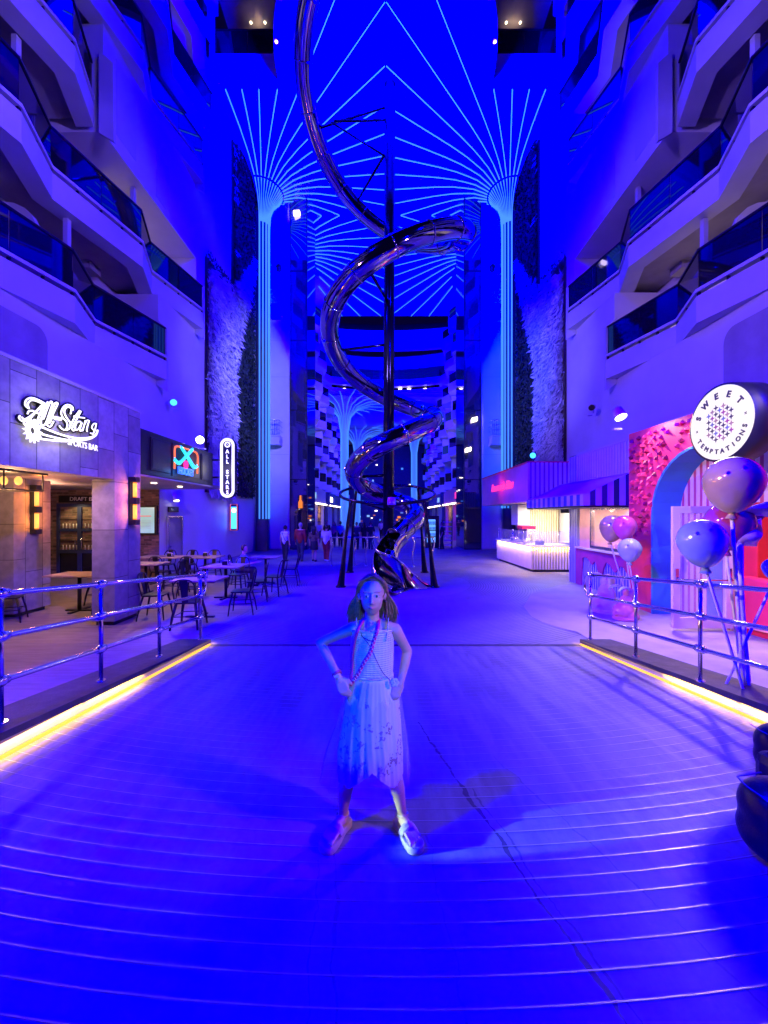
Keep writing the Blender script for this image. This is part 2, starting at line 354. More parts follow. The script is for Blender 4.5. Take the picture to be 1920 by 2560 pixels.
    def build(s, name, mats, parent=None, bev=0., fix=True, solid=0.):
        off = wl(parent); me = bpy.data.meshes.new(name)
        me.from_pydata([tuple(q-off) for q in s.v], [], s.f)
        mats = mats if isinstance(mats, (list, tuple)) else [mats]
        for q in mats: me.materials.append(M[q] if isinstance(q, str) else q)
        me.polygons.foreach_set('material_index', s.mi); me.polygons.foreach_set('use_smooth', s.sm)
        if fix:
            b = bmesh.new(); b.from_mesh(me); bmesh.ops.recalc_face_normals(b, faces=b.faces); b.to_mesh(me); b.free()
        me.update(); o = bpy.data.objects.new(name, me); COL.objects.link(o); o.parent = parent
        if bev:
            q = o.modifiers.new('b', 'BEVEL'); q.width = bev; q.segments = 2; q.limit_method = 'ANGLE'
        if solid:
            q = o.modifiers.new('s', 'SOLIDIFY'); q.thickness = solid; q.offset = 0
        return o
def bake(o):
    dg = bpy.context.evaluated_depsgraph_get(); e = o.evaluated_get(dg); me = bpy.data.meshes.new_from_object(e)
    o.modifiers.clear(); o.data = me; return o
def remesh(o, vox, it=4, fac=.5):
    q = o.modifiers.new('r', 'REMESH'); q.mode = 'VOXEL'; q.voxel_size = vox; q.use_smooth_shade = True
    q = o.modifiers.new('s', 'SMOOTH'); q.factor = fac; q.iterations = it
    mats = list(o.data.materials); bake(o)
    for i, mm in enumerate(mats):
        if i < len(o.data.materials): o.data.materials[i] = mm
        else: o.data.materials.append(mm)
    for p in o.data.polygons: p.use_smooth = True
    return o
def tag(o, label=None, cat=None, group=None, kind=None):
    if label: o['label'] = label
    if cat: o['category'] = cat
    if group: o['group'] = group
    if kind: o['kind'] = kind
    return o
def thing(name, label, cat, loc=(0, 0, 0), group=None, rz=0):
    o = bpy.data.objects.new(name, None); COL.objects.link(o); o.location = loc; o.rotation_euler = (0, 0, rz); o.empty_display_size = .2
    return tag(o, label, cat, group)
def struct(o): o['kind'] = 'structure'; return o
def copy_tree(o, parent=None):
    c = o.copy(); COL.objects.link(c); c.parent = parent
    for ch in list(o.children): copy_tree(ch, c)
    return c
def frame(o, x, y):
    x, y = Vector(x).normalized(), Vector(y).normalized(); z = x.cross(y); o = Vector(o)
    return Matrix(((x.x, y.x, z.x, o.x), (x.y, y.y, z.y, o.y), (x.z, y.z, z.z, o.z), (0, 0, 0, 1)))
YZ = ((0, 1, 0), (0, 0, 1)); nYZ = ((0, -1, 0), (0, 0, 1)); XZ = ((1, 0, 0), (0, 0, 1))
def text(name, body, size, mtl, parent, fr, ext=.01, width=None, shear=0., bevel=0., sx=1.):
    cu = bpy.data.curves.new(name, 'FONT'); cu.body = body; cu.size = size; cu.extrude = ext; cu.align_x = 'CENTER'; cu.align_y = 'CENTER'
    cu.shear = shear; cu.bevel_depth = bevel; cu.resolution_u = 3
    t = bpy.data.objects.new(name, cu); COL.objects.link(t)
    dg = bpy.context.evaluated_depsgraph_get(); me = bpy.data.meshes.new_from_object(t.evaluated_get(dg)); bpy.data.objects.remove(t)
    if width and len(me.vertices):
        xs = [v.co.x for v in me.vertices]; k = width/(max(xs)-min(xs))
        for v in me.vertices: v.co.x *= k
    off = wl(parent)
    for v in me.vertices: v.co.x *= sx; v.co = fr @ v.co - off
    me.materials.clear(); me.materials.append(M[mtl]); me.update()
    o = bpy.data.objects.new(name, me); COL.objects.link(o); o.parent = parent
    return o
def catmull(P, n):
    P = [Vector(p) for p in P]; out = []
    for i in range(len(P)-1):
        a, b, c, d = P[max(i-1, 0)], P[i], P[i+1], P[min(i+2, len(P)-1)]
        for k in range(n):
            t = k/n; out.append(.5*((2*b)+(c-a)*t+(2*a-5*b+4*c-d)*t*t+(3*b-a-3*c+d)*t**3))
    return out+[P[-1]]
def ramp_z(y): return .09*(6.5-y) if y < 6.5 else 0.
def slab_z(y): return ramp_z(y)+.1+.03*max(0, 6.5-y)
def side_z(y): return max(slab_z(y)-.07, .03) if y < 6.5 else max(.03*(7.5-y), 0)
# ------------------------------------------------------------------ ground
LX = -2.95
def rx(y): return 3.28+.067*(6.5-min(y, 6.5))
mb = MB(); ys = [-4+.5*i for i in range(22)]
for a, b in zip(ys[:-1], ys[1:]):
    mb.quad((LX-.02, a, ramp_z(a)), (rx(a)+.02, a, ramp_z(a)), (rx(b)+.02, b, ramp_z(b)), (LX-.02, b, ramp_z(b)))
rampo = struct(mb.build('ramp', 'ramp_floor'))
mb = MB(); CX, CY = .1, 12.6
for i in range(80):
    rad = CY-6.34+.104*i
    pts = []
    for k in range(41):
        x = LX+(rx(2)-LX)*k/40*1.0; dx = x-CX; q = rad*rad-dx*dx
        if q <= 0: continue
        y = CY-math.sqrt(q)
        if y > 6.42 or y < -3.5: continue
        if x > rx(y): continue
        pts.append((x, y))
    hw = .0026
    for (xa, ya), (xb, yb) in zip(pts[:-1], pts[1:]):
        mb.quad((xa, ya-hw, ramp_z(ya-hw)+.004), (xb, yb-hw, ramp_z(yb-hw)+.004), (xb, yb+hw, ramp_z(yb+hw)+.004), (xa, ya+hw, ramp_z(ya+hw)+.004))
m_, n_, p_ = nodes('strip_metal'); vec_, x_, y_, z_ = coords(n_)
f_ = noise_(n_, vec_, 1.4, 4)
n_.links.new(mixc(n_, ramp(n_, f_, .38, .68), (.35, .35, .36), (.75, .75, .77)), p_.inputs['Base Color']); p_.inputs['Roughness'].default_value = .42; p_.inputs['Metallic'].default_value = .8; M['strip_metal'] = m_
strips = mb.build('anti_slip_strip', 'strip_metal', rampo, fix=False)
mb = MB(); mb.box(LX, rx(6.5), 6.36, 6.52, -.05, .008); struct(mb.build('ramp_threshold', 'dark_stone'))
mb = MB(); mb.quad((-16, 6.5, 0), (16, 6.5, 0), (16, 120, 0), (-16, 120, 0)); struct(mb.build('deck_floor', 'deck_floor', fix=False))
# terraces beside the ramp, level with its kerb slabs
mb = MB(); ys = [-4+.5*i for i in range(24)]
for a, b in zip(ys[:-1], ys[1:]):
    mb.quad((-14, a, side_z(a)), (LX-.3, a, side_z(a)), (LX-.3, b, side_z(b)), (-14, b, side_z(b)))
mb.add([(-14, 7.5, .006), (-14, 13.6, .006), (-8, 13.6, .006), (-8, 16.5, .006), (-3.9, 16.5, .006), (-3.1, 10.5, .006), (LX-.3, 7.5, .006)], [range(7)])
struct(mb.build('terrace_paving', 'terrace_floor', fix=False))
mb = MB()
for a, b in zip(ys[:-1], ys[1:]):
    mb.quad((rx(a)+.3, a, side_z(a)), (12, a, side_z(a)), (12, b, side_z(b)), (rx(b)+.3, b, side_z(b)))
arc = [(3.3, 6.52)]+[(4.9-1.75*math.cos(t), 8.3-1.75*math.sin(t)*1.0) for t in [R(75-15*i) for i in range(6)]]+[(3.3, 9.2), (4.1, 10.8), (5.5, 12.0), (12, 12.6), (12, 6.52)]
mb.add([(x, y, max(.006, side_z(y)+.002)) for x, y in arc], [range(len(arc))])
struct(mb.build('shop_paving', 'concrete_pale', fix=False))
# kerbs: slab, lit face, light strip
def kerb(name, sgn, xf, label):
    root = thing(name, label, 'kerb', (xf(3), 3, ramp_z(3)))
    k, l, s = MB(), MB(), MB(); ys = [-4+.7*i for i in range(16)]
    for a, b in zip(ys[:-1], ys[1:]):
        xa, xb = xf(a), xf(b); d = sgn
        def strip(mb, o0, o1, z0, z1):
            va = [(xa+d*o0, a, z0(a)), (xa+d*o1, a, z0(a)), (xa+d*o1, a, z1(a)), (xa+d*o0, a, z1(a))]
            vb = [(xb+d*o0, b, z0(b)), (xb+d*o1, b, z0(b)), (xb+d*o1, b, z1(b)), (xb+d*o0, b, z1(b))]
            mb.add(va+vb, [(0, 1, 2, 3), (4, 7, 6, 5), (0, 4, 5, 1), (1, 5, 6, 2), (2, 6, 7, 3), (3, 7, 4, 0)])
        strip(k, .03, .3, lambda y: ramp_z(y)-.1, lambda y: slab_z(y)-.06)
        strip(s, 0, .52, lambda y: slab_z(y)-.06, slab_z)
        strip(l, .0, .03, lambda y: ramp_z(y)-.02, lambda y: ramp_z(y)+.022)
    for j in range(7):
        y0_ = -3.2+1.4*j; y_ = y0_+.7; l_ = bpy.data.lights.new('kerb_strip_glow', 'AREA'); l_.shape = 'RECTANGLE'; l_.size = 1.36; l_.size_y = .02; l_.energy = 7; l_.color = (1, .52, .08)
        lo = bpy.data.objects.new('kerb_strip_glow', l_); COL.objects.link(lo); lo.location = (xf(y_)+sgn*.008, y_, ramp_z(y_)+.085+.02*max(0, 6-y_)*.3)
        yv = Vector((xf(y_+.1)-xf(y_-.1), .2, ramp_z(y_+.1)-ramp_z(y_-.1))).normalized(); zv = Vector((sgn*-.25, 0, .97)); zv = (zv-yv*zv.dot(yv)).normalized(); xv = yv.cross(zv); 
        lo.rotation_euler = Matrix(((yv.x, -xv.x, zv.x), (yv.y, -xv.y, zv.y), (yv.z, -xv.z, zv.z))).to_euler()
    k.build('kerb_face', 'kerb', root); s.build('coping_slab', 'dark_stone', root); l.build('light_strip', 'led_ramp', root)
    return root
kerb('kerb', -1, lambda y: LX, 'dark stone kerb with warm light strip below the sports bar railing')
kerb('kerb', 1, rx, 'dark stone kerb with warm light strip below the sweet shop railing')
# chrome railings
def railing(sgn, X, ends, label):
    root = thing('railing', label, 'railing', (X, 4.25, slab_z(4.25)))
    P, Rl, K = [], [], []
    hs = (.36, .72, 1.07)
    def top(y, h): return slab_z(y)*.93+.02+h
    yl = 6.5; yy = [yl, 5.32, 4.23, 3.13, 2.02, .9]
    for y in yy:
        m = MB(); m.tube([(X, y, slab_z(y)-.005), (X, y, top(y, 1.04))], [.026, .026], 4, flat=(1, .8)); m.cyl((X, y, slab_z(y)-.004), (X, y, slab_z(y)+.012), .045)
        m.build('post', 'brushed', root)
        for h in hs:
            m = MB(); z = top(y, h); m.sph((X, y, z), .05, 12, 8); m.tube([(X, y-.065, z), (X, y-.05, z), (X, y+.05, z), (X, y+.065, z)], [.03, .041, .041, .03], 10)
            m.build('joint', 'chrome', root)
    for h in hs:
        m = MB(); m.tube([(X, y, top(y, h)) for y in yy], .0235, 10); m.build('rail', 'chrome', root)
    a, b = top(yl, hs[1]), top(yl, hs[2]); m = MB()
    m.tube([(X, yl+.02, a), (X, yl+.1, a-.01), (X, yl+.17, a+.06), (X, yl+.2, (a+b)/2), (X, yl+.17, b-.06), (X, yl+.1, b), (X, yl+.02, b)], .019, 10); m.build('end_loop', 'chrome', root)
railing(-1, -3.13, 0, 'chrome three-bar railing on the kerb before the sports bar tables')
railing(1, 3.46, 0, 'chrome three-bar railing on the kerb before the sweet shop balloons')
# ------------------------------------------------------------------ cabin blocks (balconied side walls)
XW = 8.0; FL = [7.75+3.07*i for i in range(7)]
def cabin_block(s, label):
    root = thing('cabin_block', label, 'building', (s*XW, 10, 0))
    mx = lambda x: s*x
    wall = MB()
    def wb(y0, y1, z0, z1, x0=XW, x1=10.2):
        a, b = sorted((mx(x0), mx(x1))); wall.box(a, b, y0, y1, z0, z1)
    ends = [13.55, 16.25, 10.9, 16.3, 17.3, 18.0, 18.0]
    if s > 0: ends = [13.45, 16.3, 10.9, 16.3, 17.3, 18.0, 18.0]
    wb(-3, 16.95, 4.05, FL[0]-.85)
    wb(13.6, 16.95, 0, 4.05)
    wb(16.95, 24.28, 0, 13.05)
    wb(18.06, 24.28, 13.05, 22.5)
    for i, e in enumerate(ends):
        z0 = FL[i]-.85 if i else FL[0]-.85; z1 = FL[i]+2.22
        top = 16.95 if i < 2 else 18.05
        if e < top: wb(e, top, z0, z1)
        wb(-3, e, z0, z1, 9.7, 10.2)
    wall.build('wall', 'white_wall', root)
    # shallow niche panel and hatch marks on the lower wall
    m = MB(); rc = [(3.0, 4.3), (9.1, 4.3)]+[(8.8+.3*math.cos(R(t)), 6.2+.35*math.sin(R(t))) for t in range(0, 91, 15)]+[(3.0, 6.55)]
    m.prism(rc, lambda a, b, d: Vector((mx(XW-d), a, b)), .003, .012); m.build('wall_panel', 'soffit', root)
    m = MB(); m.box(*sorted((mx(XW-.02), mx(XW-.004))), 9.7, 11.2, 4.55, 4.8); m.build('vent_grille', 'soffit', root)
    m = MB(); m.box(*sorted((mx(XW-.03), mx(XW-.004))), 11.4, 12.3, 13.5, 15.7); m.build('shutter', 'pale_steel', root)
    m = MB(); m.box(*sorted((mx(XW-.03), mx(XW-.004))), 13.4, 14.2, 13.3, 14.9); m.build('shutter', 'pale_steel', root)
    for i, e in enumerate(ends):
        zr = FL[i]
        outs = [9.44+4.03*k for k in range(-3, 4)] if i % 2 == 0 else [8.05+4.03*k-.0 for k in range(-3, 4)]
        poly = []
        for o in outs: poly += [(o, 7.62), (o+1.42, 8.2)]
        poly = [q for q in poly if q[0] > -2.6]
        cut = []
        for q in poly:
            if q[0] < e-.15: cut.append(q)
        # interpolate x at end
        for (a, xa), (b, xb) in zip(poly[:-1], poly[1:]):
            if a <= e-.15 <= b:
                cut.append((e-.15, xa+(xb-xa)*(e-.15-a)/(b-a)))
        if i == 0: cut[-1] = (e-.15, 7.62)
        poly = cut
        # one balcony per bay: from an outer corner to the next outer corner
        idx = [k for k, q in enumerate(poly) if q[1] < 7.65]
        segs = []
        if idx[0] > 0: segs.append(poly[:idx[0]+1])
        for a, b in zip(idx[:-1], idx[1:]): segs.append(poly[a:b+1])
        if idx[-1] < len(poly)-1: segs.append(poly[idx[-1]:])
        for sg in segs:
            y0, y1 = sg[0][0], sg[-1][0]
            sl = MB()
            outer = [(y, x) for y, x in sg]
            back = [(y1, 9.7), (y0, 9.7)]
            f = lambda a, b, d: Vector((mx(b), a, d))
            # fascia band with a recessed soffit behind a rim
            rim = [(y, x+.5) for y, x in sg]
            for (a, b) in zip(range(len(sg)-1), range(1, len(sg))):
                (ya, xa), (yb, xb) = sg[a], sg[b]
                sl.prism([(ya, xa), (yb, xb), (yb, xb+.5), (ya, xa+.5)], f, zr-.85, zr-.2)
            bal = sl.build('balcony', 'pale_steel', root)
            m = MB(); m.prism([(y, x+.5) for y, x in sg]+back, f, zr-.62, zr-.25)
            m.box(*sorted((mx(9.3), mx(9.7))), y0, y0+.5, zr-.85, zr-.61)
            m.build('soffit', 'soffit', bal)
            cap, glass, rail, posts = MB(), MB(), MB(), MB()
            for (ya, xa), (yb, xb) in zip(sg[:-1], sg[1:]):
                cap.prism([(ya, xa-.02), (yb, xb-.02), (yb, xb+.16), (ya, xa+.16)], f, zr-.1, zr-.02)
                L = math.hypot(yb-ya, xb-xa); npan = max(1, round(L/1.25))
                for k in range(npan):
                    t0, t1 = (k+.006)/npan, (k+1-.006)/npan
                    a0, b0 = ya+(yb-ya)*t0, xa+(xb-xa)*t0; a1, b1 = ya+(yb-ya)*t1, xa+(xb-xa)*t1
                    tl = random.uniform(-.006, .006)
                    glass.prism([(a0, b0+.05+tl), (a1, b1+.05-tl), (a1, b1+.065-tl), (a0, b0+.065+tl)], f, zr-.02, zr+.92)
                for k in range(npan*2+1):
                    t = (k+.02)/(npan*2+.04); a, b = ya+(yb-ya)*t, xa+(xb-xa)*t
                    if y1 > 4 and zr < 18:
                        q_ = MB(); q_.box(*sorted((mx(b+.03), mx(b+.09))), a-.02, a+.02, zr-.2, zr-.1); q_.build('rail_post', 'dark_frame', bal)
                    else: posts.box(*sorted((mx(b+.03), mx(b+.09))), a-.02, a+.02, zr-.2, zr-.1)
                rail.prism([(ya, xa+.02), (yb, xb+.02), (yb, xb+.1), (ya, xa+.1)], f, zr+.922, zr+.965)
            cap.build('coping', 'pale_steel', bal); glass.build('glass_panel', 'dark_glass', bal); rail.build('handrail', 'dark_frame', bal); posts.v and posts.build('rail_post', 'dark_frame', bal)
            # partition between cabins with a rounded cut corner, glazed cabin front
            if i < 6:
                m = MB(); zc = zr+2.2
                pp = [(8.55, zr-.2), (8.55, zr+1.3)]+[(9.35-.8*math.cos(R(t)), zr+1.35+.8*math.sin(R(t))) for t in (15, 35, 55, 75)]+[(9.69, zc), (9.69, zr-.2)]
                m.prism(pp, lambda a, b, d: Vector((mx(a), d, b)), y0+.02, y0+.14); m.build('partition', 'pale_steel', bal)
                m = MB(); m.box(*sorted((mx(8.3), mx(8.42))), y0+.6, y0+.72, zr-.2, zc); m.build('post', 'pale_steel', bal)
                m = MB(); m.box(*sorted((mx(9.62), mx(9.695))), y0+.3, max(y0+.5, y1-.3), zr-.2, zr+1.95); m.build('cabin_window', random.choice(['dark_glass', 'dark_glass', 'cabin_lit']), bal)
        # end plate where the parapet stops
        if e < (16.95 if i < 2 else 18.0):
            m = MB(); m.prism([(7.6, zr-1.25), (7.62, zr+.95), (8.02, zr+1.3), (8.02, zr-1.0)], lambda a, b, d: Vector((mx(a), d, b)), e-.14, e-.06); m.build('end_plate', 'pale_steel', root)
    return root
cabin_block(-1, 'white cabin block with zigzag balconies above the sports bar')
cabin_block(1, 'white cabin block with zigzag balconies above the sweet shop')
# ------------------------------------------------------------------ living walls
def living_wall(s, label):
    root = thing('living_wall', label, 'plant wall', (s*7.95, 19, 3))
    m = MB(); mx = lambda x: s*x
    m.box(*sorted((mx(7.88), mx(7.99))), 16.98, 19.9, 3.2, 13.6); m.build('backing', 'cloth_brown', root); m = MB(); m.box(*sorted((mx(7.88), mx(7.99))), 19.9, 22.9, 3.2, 21.6); m.build('backing', 'black', root)
    def silver(y, z):
        wob = .25*noise.noise(Vector((y*1.3, z*.6, s*3)))
        if y < 19.9+wob:
            if z > 13.1+(y-17)*.35+wob: return y > 19.9
            return y < 19.55+wob or z > 10 or y < 19.7+(z-5)*.1
        lo = 10.2+(y-20)*2.3; hi = 14.3+(y-19.9)*1.08
        return lo < z+wob*2 < hi
    rnd = random.Random(5+s); A, B, C = MB(), MB(), MB()
    cnt = 0
    while cnt < 24000:
        if rnd.random() < .52: y, z = rnd.uniform(16.97, 19.9), rnd.uniform(3.2, 14.0)
        else: y, z = rnd.uniform(19.9, 22.95), rnd.uniform(3.2, 21.7)
        if y < 19.9 and z > 13.3+.5*noise.noise(Vector((y*2, 0, s)))+(y-16.98)*-.05 and not (z < 13.9 and rnd.random() < .3): continue
        cnt += 1
        sv = silver(y, z)
        out = 7.88-rnd.uniform(0, .1)
        p = Vector((mx(out), y, z))
        ang = rnd.gauss(-1.2, .7) if sv else rnd.uniform(0, 6.28)
        L = rnd.uniform(.22, .5) if sv else rnd.uniform(.08, .2); wd = rnd.uniform(.03, .055) if sv else rnd.uniform(.05, .09)
        d = Vector((-s*rnd.uniform(.1, .8), math.cos(ang), math.sin(ang))).normalized()
        t = d.cross(Vector((-s, 0, 0))); t = t.normalized() if t.length > .1 else Vector((0, 1, 0))
        q = p+d*L; mid = p+d*L*.5+Vector((-s*.03, 0, 0))
        tgt = A if sv else B
        tgt.add([p, mid+t*wd, q, mid-t*wd], [(0, 1, 2, 3)])
    A.build('silver_plants', 'leaf_silver', root, fix=False)['kind'] = 'stuff'; B.build('green_plants', 'leaf_dark', root, fix=False)['kind'] = 'stuff'
    m = MB(); m.tube([(mx(7.9), 16.96, 3.2), (mx(7.9), 16.96, 13.7)], .035, 6); m.build('edge_trim', 'dark_frame', root)
living_wall(-1, 'dark and silver living wall behind the tall ALL STARS sign')
living_wall(1, 'dark and silver living wall behind the pink bites stall')
# ------------------------------------------------------------------ soffit ceiling of the bridge deck
CZ = 22.5
def bulge(y): return 5.0*math.sqrt(max(0, 1-((18.05-y)/5.6)**2))
out = [(-8.05, 39.3), (-8.05, 18.06)]
out += [(-bulge(12.45+5.6*(1-math.cos(R(90-t)))), 12.45+5.6*(1-math.cos(R(90-t)))) for t in range(0, 91, 6)]
out2 = [(-x, y) for x, y in out[::-1]]
mb = MB(); mb.prism(out+out2, lambda a, b, d: Vector((a, b, d)), CZ, CZ+.3); ceil = struct(mb.build('ceiling', 'ceiling_blue'))
def deck_box(s, label):
    root = thing('upper_deck_balcony', label, 'balcony', (s*6.4, 18.1, CZ+.3))
    x0, x1 = sorted((s*5.02, s*8.0))
    m = MB(); m.box(x0, x1, 18.06, 18.3, CZ+.302, CZ+1.35); m.build('fascia', 'white_wall', root)
    m = MB(); m.box(x0, (x0+x1)/2-.02, 18.12, 18.15, CZ+1.36, CZ+2.5); m.box((x0+x1)/2+.02, x1, 18.12, 18.15, CZ+1.36, CZ+2.5); m.build('glass_panel', 'dark_glass', root)
    m = MB(); m.box(x0, x1, 18.1, 18.17, CZ+2.502, CZ+2.56); m.build('handrail', 'dark_frame', root)
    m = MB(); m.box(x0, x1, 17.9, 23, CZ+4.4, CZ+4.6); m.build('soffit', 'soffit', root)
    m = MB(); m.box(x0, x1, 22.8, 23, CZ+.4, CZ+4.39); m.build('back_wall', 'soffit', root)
    for k in (-.35, .35):
        m = MB(); m.lathe([(0, 0), (.05, 0), (.05, -.03), (.03, -.05), (0, -.05)], (s*6.4+k, 19.3, CZ+4.398), 12); m.build('down_light', 'down_light', root)
deck_box(-1, 'dark glass upper deck balcony above the ceiling edge, sports bar side'); deck_box(1, 'dark glass upper deck balcony above the ceiling edge, sweet shop side')
for s in (-1, 1): lamp('POINT', 'deck_downlight_glow', (s*6.4, 19.3, CZ+4.1), None, 5, (1, .66, .4), .05)
mb = MB()
for t in (8, 16, 24):
    for s in (-1, 1):
        y = 12.45+5.6*(1-math.cos(R(90-t*2.0))); mb.sph((s*(bulge(y)-.12), y, CZ-.02), (.06, .06, .03), 8, 6)
mb.build('edge_light', 'down_light', ceil)
# ------------------------------------------------------------------ light columns with fans of LED lines
def rz(r):   # trumpet height under the ceiling as a function of radius
    P = [(.42, 19.4), (.5, 20.4), (.72, 21.1), (1.2, 21.72), (2.0, 22.12), (3.2, 22.36), (4.6, 22.44), (40, 22.44)]
    for (a, za), (b, zb) in zip(P[:-1], P[1:]):
        if r <= b: return za+(zb-za)*(r-a)/(b-a)
    return 22.44
def fan_column(s, Y, ymid, yend, label, column=True):
    X = s*7.52
    root = thing('light_column', label, 'light column', (X, Y, 0 if column else 19.4))
    m = MB()
    prof = [(.36, 0.02), (.36, 19.4), (.44, 20.4), (.66, 21.12), (1.14, 21.76), (1.95, 22.16), (3.1, 22.4), (4.5, 22.48)]
    if not column: prof = prof[1:]
    m.lathe(prof, (X, Y, 0), 40, a0=R(-100) if s < 0 else R(80), a1=R(100) if s < 0 else R(280)); m.build('trumpet', 'ceiling_blue', root) if not column else None
    if column:
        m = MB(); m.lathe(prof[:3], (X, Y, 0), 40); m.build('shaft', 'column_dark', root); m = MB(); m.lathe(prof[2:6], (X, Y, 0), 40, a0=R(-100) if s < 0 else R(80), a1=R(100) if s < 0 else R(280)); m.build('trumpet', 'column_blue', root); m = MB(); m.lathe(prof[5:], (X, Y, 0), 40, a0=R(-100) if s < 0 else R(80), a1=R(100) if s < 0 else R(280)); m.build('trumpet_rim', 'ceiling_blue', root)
    if column:
        m = MB(); m.tube([(X+1.27*math.cos(R(a))*(-s) , Y+1.27*math.sin(R(a)), 21.7) for a in range(-95, 96, 8)], .035, 6); m.build('collar_ring', 'pale_steel', root)
    n = 22; sg = 1 if yend > ymid else -1
    for i in range(n):
        th = R(-91+182*i/(n-1)); dx, dy = -s*math.cos(th), math.sin(th)*sg*-1
        # distance to the line's end
        best = 60
        if abs(dx) > 1e-3: best = min(best, abs(X/dx) if (-X/dx) > 0 else 60)
        if dy*sg < -1e-3: best = min(best, (ymid-Y)/dy)
        elif dy*sg > 1e-3:
            t = (yend-Y)/dy
            xe = X+dx*t
            if yend < Y and abs(xe) < 5.0:
                while t < 60 and abs(X+dx*t) < bulge(max(12.5, Y+dy*t))-.25 and Y+dy*t > 12.7: t += .05
            best = min(best, t)
        L = max(1.3, best-.04)
        rs = [.45, .52, .62, .74, .95, 1.2, 1.6, 2.1, 2.7, 3.4, 4.5]+[4.5+1.2*k for k in range(1, 40)]
        rs = [r for r in rs if r < L]+[L]
        pts = [(X+dx*r, Y+dy*r, rz(r)-.02) for r in rs]
        if not column: pts = [p for p in pts if abs(p[0]) < 5.95]
        if len(pts) < 2: continue
        if column and i % 3 == 0:
            pts = [(X+dx*.44, Y+dy*.44, 1.95 if s < 0 else 2.6)]+[(X+dx*.44, Y+dy*.44, 19.2)]+pts
        m = MB(); m.tube(pts, [.042 if q[2] < 20 else (.022 if q[2] < 21.6 else .034) for q in pts], 5); m.build('led_tube', 'led_blue', root)
    return root
fan_column(-1, 23.4, 26.0, 18.25, 'blue glowing light column fanning across the ceiling, sports bar side')
fan_column(1, 23.4, 26.0, 18.25, 'blue glowing light column fanning across the ceiling, sweet shop side')
fan_column(-1, 28.6, 26.0, 39.2, 'blue light fan on the ceiling past the left glass tower', False)
fan_column(1, 28.6, 26.0, 39.2, 'blue light fan on the ceiling past the right glass tower', False)
# ------------------------------------------------------------------ lift towers beside the columns
def tower(s, label):
    root = thing('lift_tower', label, 'tower', (s*6.7, 24.4, 0)); mx = lambda x: s*x
    m = MB(); a, b = sorted((mx(6.06), mx(7.42))); m.box(a, b, 24.3, 27.5, 0, 22.44); m.build('tower_wall', 'white_wall', root, bev=.12)
    for z in (3.5, 6.0, 10.9, 13.2, 17.8, 20.2):
        m = MB(); m.box(a+.03, b-.03, 24.292, 24.3, z, z+.012); m.build('panel_joint', 'soffit', root)
    for z in (7.0, 15.0):
        m = MB(); a2, b2 = sorted((mx(6.5), mx(7.38))); m.box(a2, b2, 23.55, 24.29, z-.5, z-.02); m.box(a2, b2, 23.5, 24.29, z-.02, z+.1); p = m.build('service_platform', 'pale_steel', root, bev=.02)
        g = MB()
        for zz in (.4, .7, 1.0): g.tube([(mx(7.36), 23.55, z+zz), (mx(6.52), 23.55, z+zz), (mx(6.52), 24.28, z+zz)], .02, 5)
        for k in range(7):
            x = 6.52+.84*k/6; g.tube([(mx(x), 23.55, z+.1), (mx(x), 23.55, z+1.0)], .015, 5)
        g.build('railing', 'brushed', p)
    m = MB(); m.sph((mx(7.1), 24.1, 17.6), (.28, .2, .28)); m.build('dome_camera', 'white_plastic', root); m = MB(); m.sph((mx(6.7), 24.15, 17.7), (.2, .18, .24)); m.build('speaker', 'black', root)
    return root
tower(-1, 'white lift tower with two small service platforms, beside the left light column'); tower(1, 'blue-lit lift tower with two small service platforms, behind the bites sign')
def glass_tower(s, label):
    root = thing('glass_lift', label, 'glass lift', (s*5.5, 24.4, 0)); mx = lambda x: s*x
    a, b = sorted((mx(4.98), mx(6.04)))
    m = MB(); m.box(a, b, 24.36, 27.2, .02, 22.42); m.build('glass_shaft', 'mirror_glass', root)
    m = MB()
    for x in (a, b): m.box(x-.02, x+.02, 24.33, 24.42, 0, 22.4)
    for z in (4.4, 8.8, 13.2, 17.6): m.box(a, b, 24.335, 24.36, z, z+.05)
    m.build('frame', 'dark_frame', root)
    m = MB(); m.box(a+.05, b-.05, 24.3, 24.36, 0, .05); m.build('base_plate', 'dark_steel', root)
    for z in ((8.2, 6.3) if s > 0 else (21.2,)):
        m = MB(); m.obox((s*(5.2 if z < 7 else 5.6), 24.25, z), (.18, .05, .05), (0, .1, 0), (-.06*0, 0, .12)); m.build('lit_panel', 'down_light', root)
glass_tower(-1, 'dark mirror-glass lift shaft behind the walkers'); glass_tower(1, 'dark mirror-glass lift shaft beside the bites stall')
# ------------------------------------------------------------------ spiral slide
SX, SY = .06, 13.2
slide = thing('spiral_slide', 'polished steel tube slide spiralling round a dark central pole', 'slide', (SX, SY, 0))
m = MB(); m.tube([(SX+.03, SY, 0), (SX+.06, SY, 9), (SX+.09, SY, 16.9)], [.19, .185, .18], 20); m.lathe([(0, 16.9), (.2, 16.9), (.2, 17.0), (0, 17.02)], (SX+.09, SY, 0), 20)
m.lathe([(.42, 0.0), (.42, .04), (.2, .06)], (SX, SY, 0), 24); pole = m.build('pole', 'dark_steel', slide)
A = [(-1.25, 3.0, 20.4), (-1, 2.95, 19.3), (0, 2.8, 16.7), (1, 2.7, 13.9), (2, 2.68, 11.75), (3, 2.3, 9.7), (4, 1.93, 8.2), (5, 1.8, 6.75), (6, 1.6, 5.55), (7, 1.36, 4.45), (8, 1.12, 3.55), (9, 1.05, 2.85), (9.7, 1.0, 2.45)]
C_ = catmull([(a, r, z) for a, r, z in A], 22)
path = []
for q in C_:
    th = math.pi-q.x*math.pi/2
    path.append(Vector((SX+q.y*math.cos(th), SY+q.y*math.sin(th), q.z)))
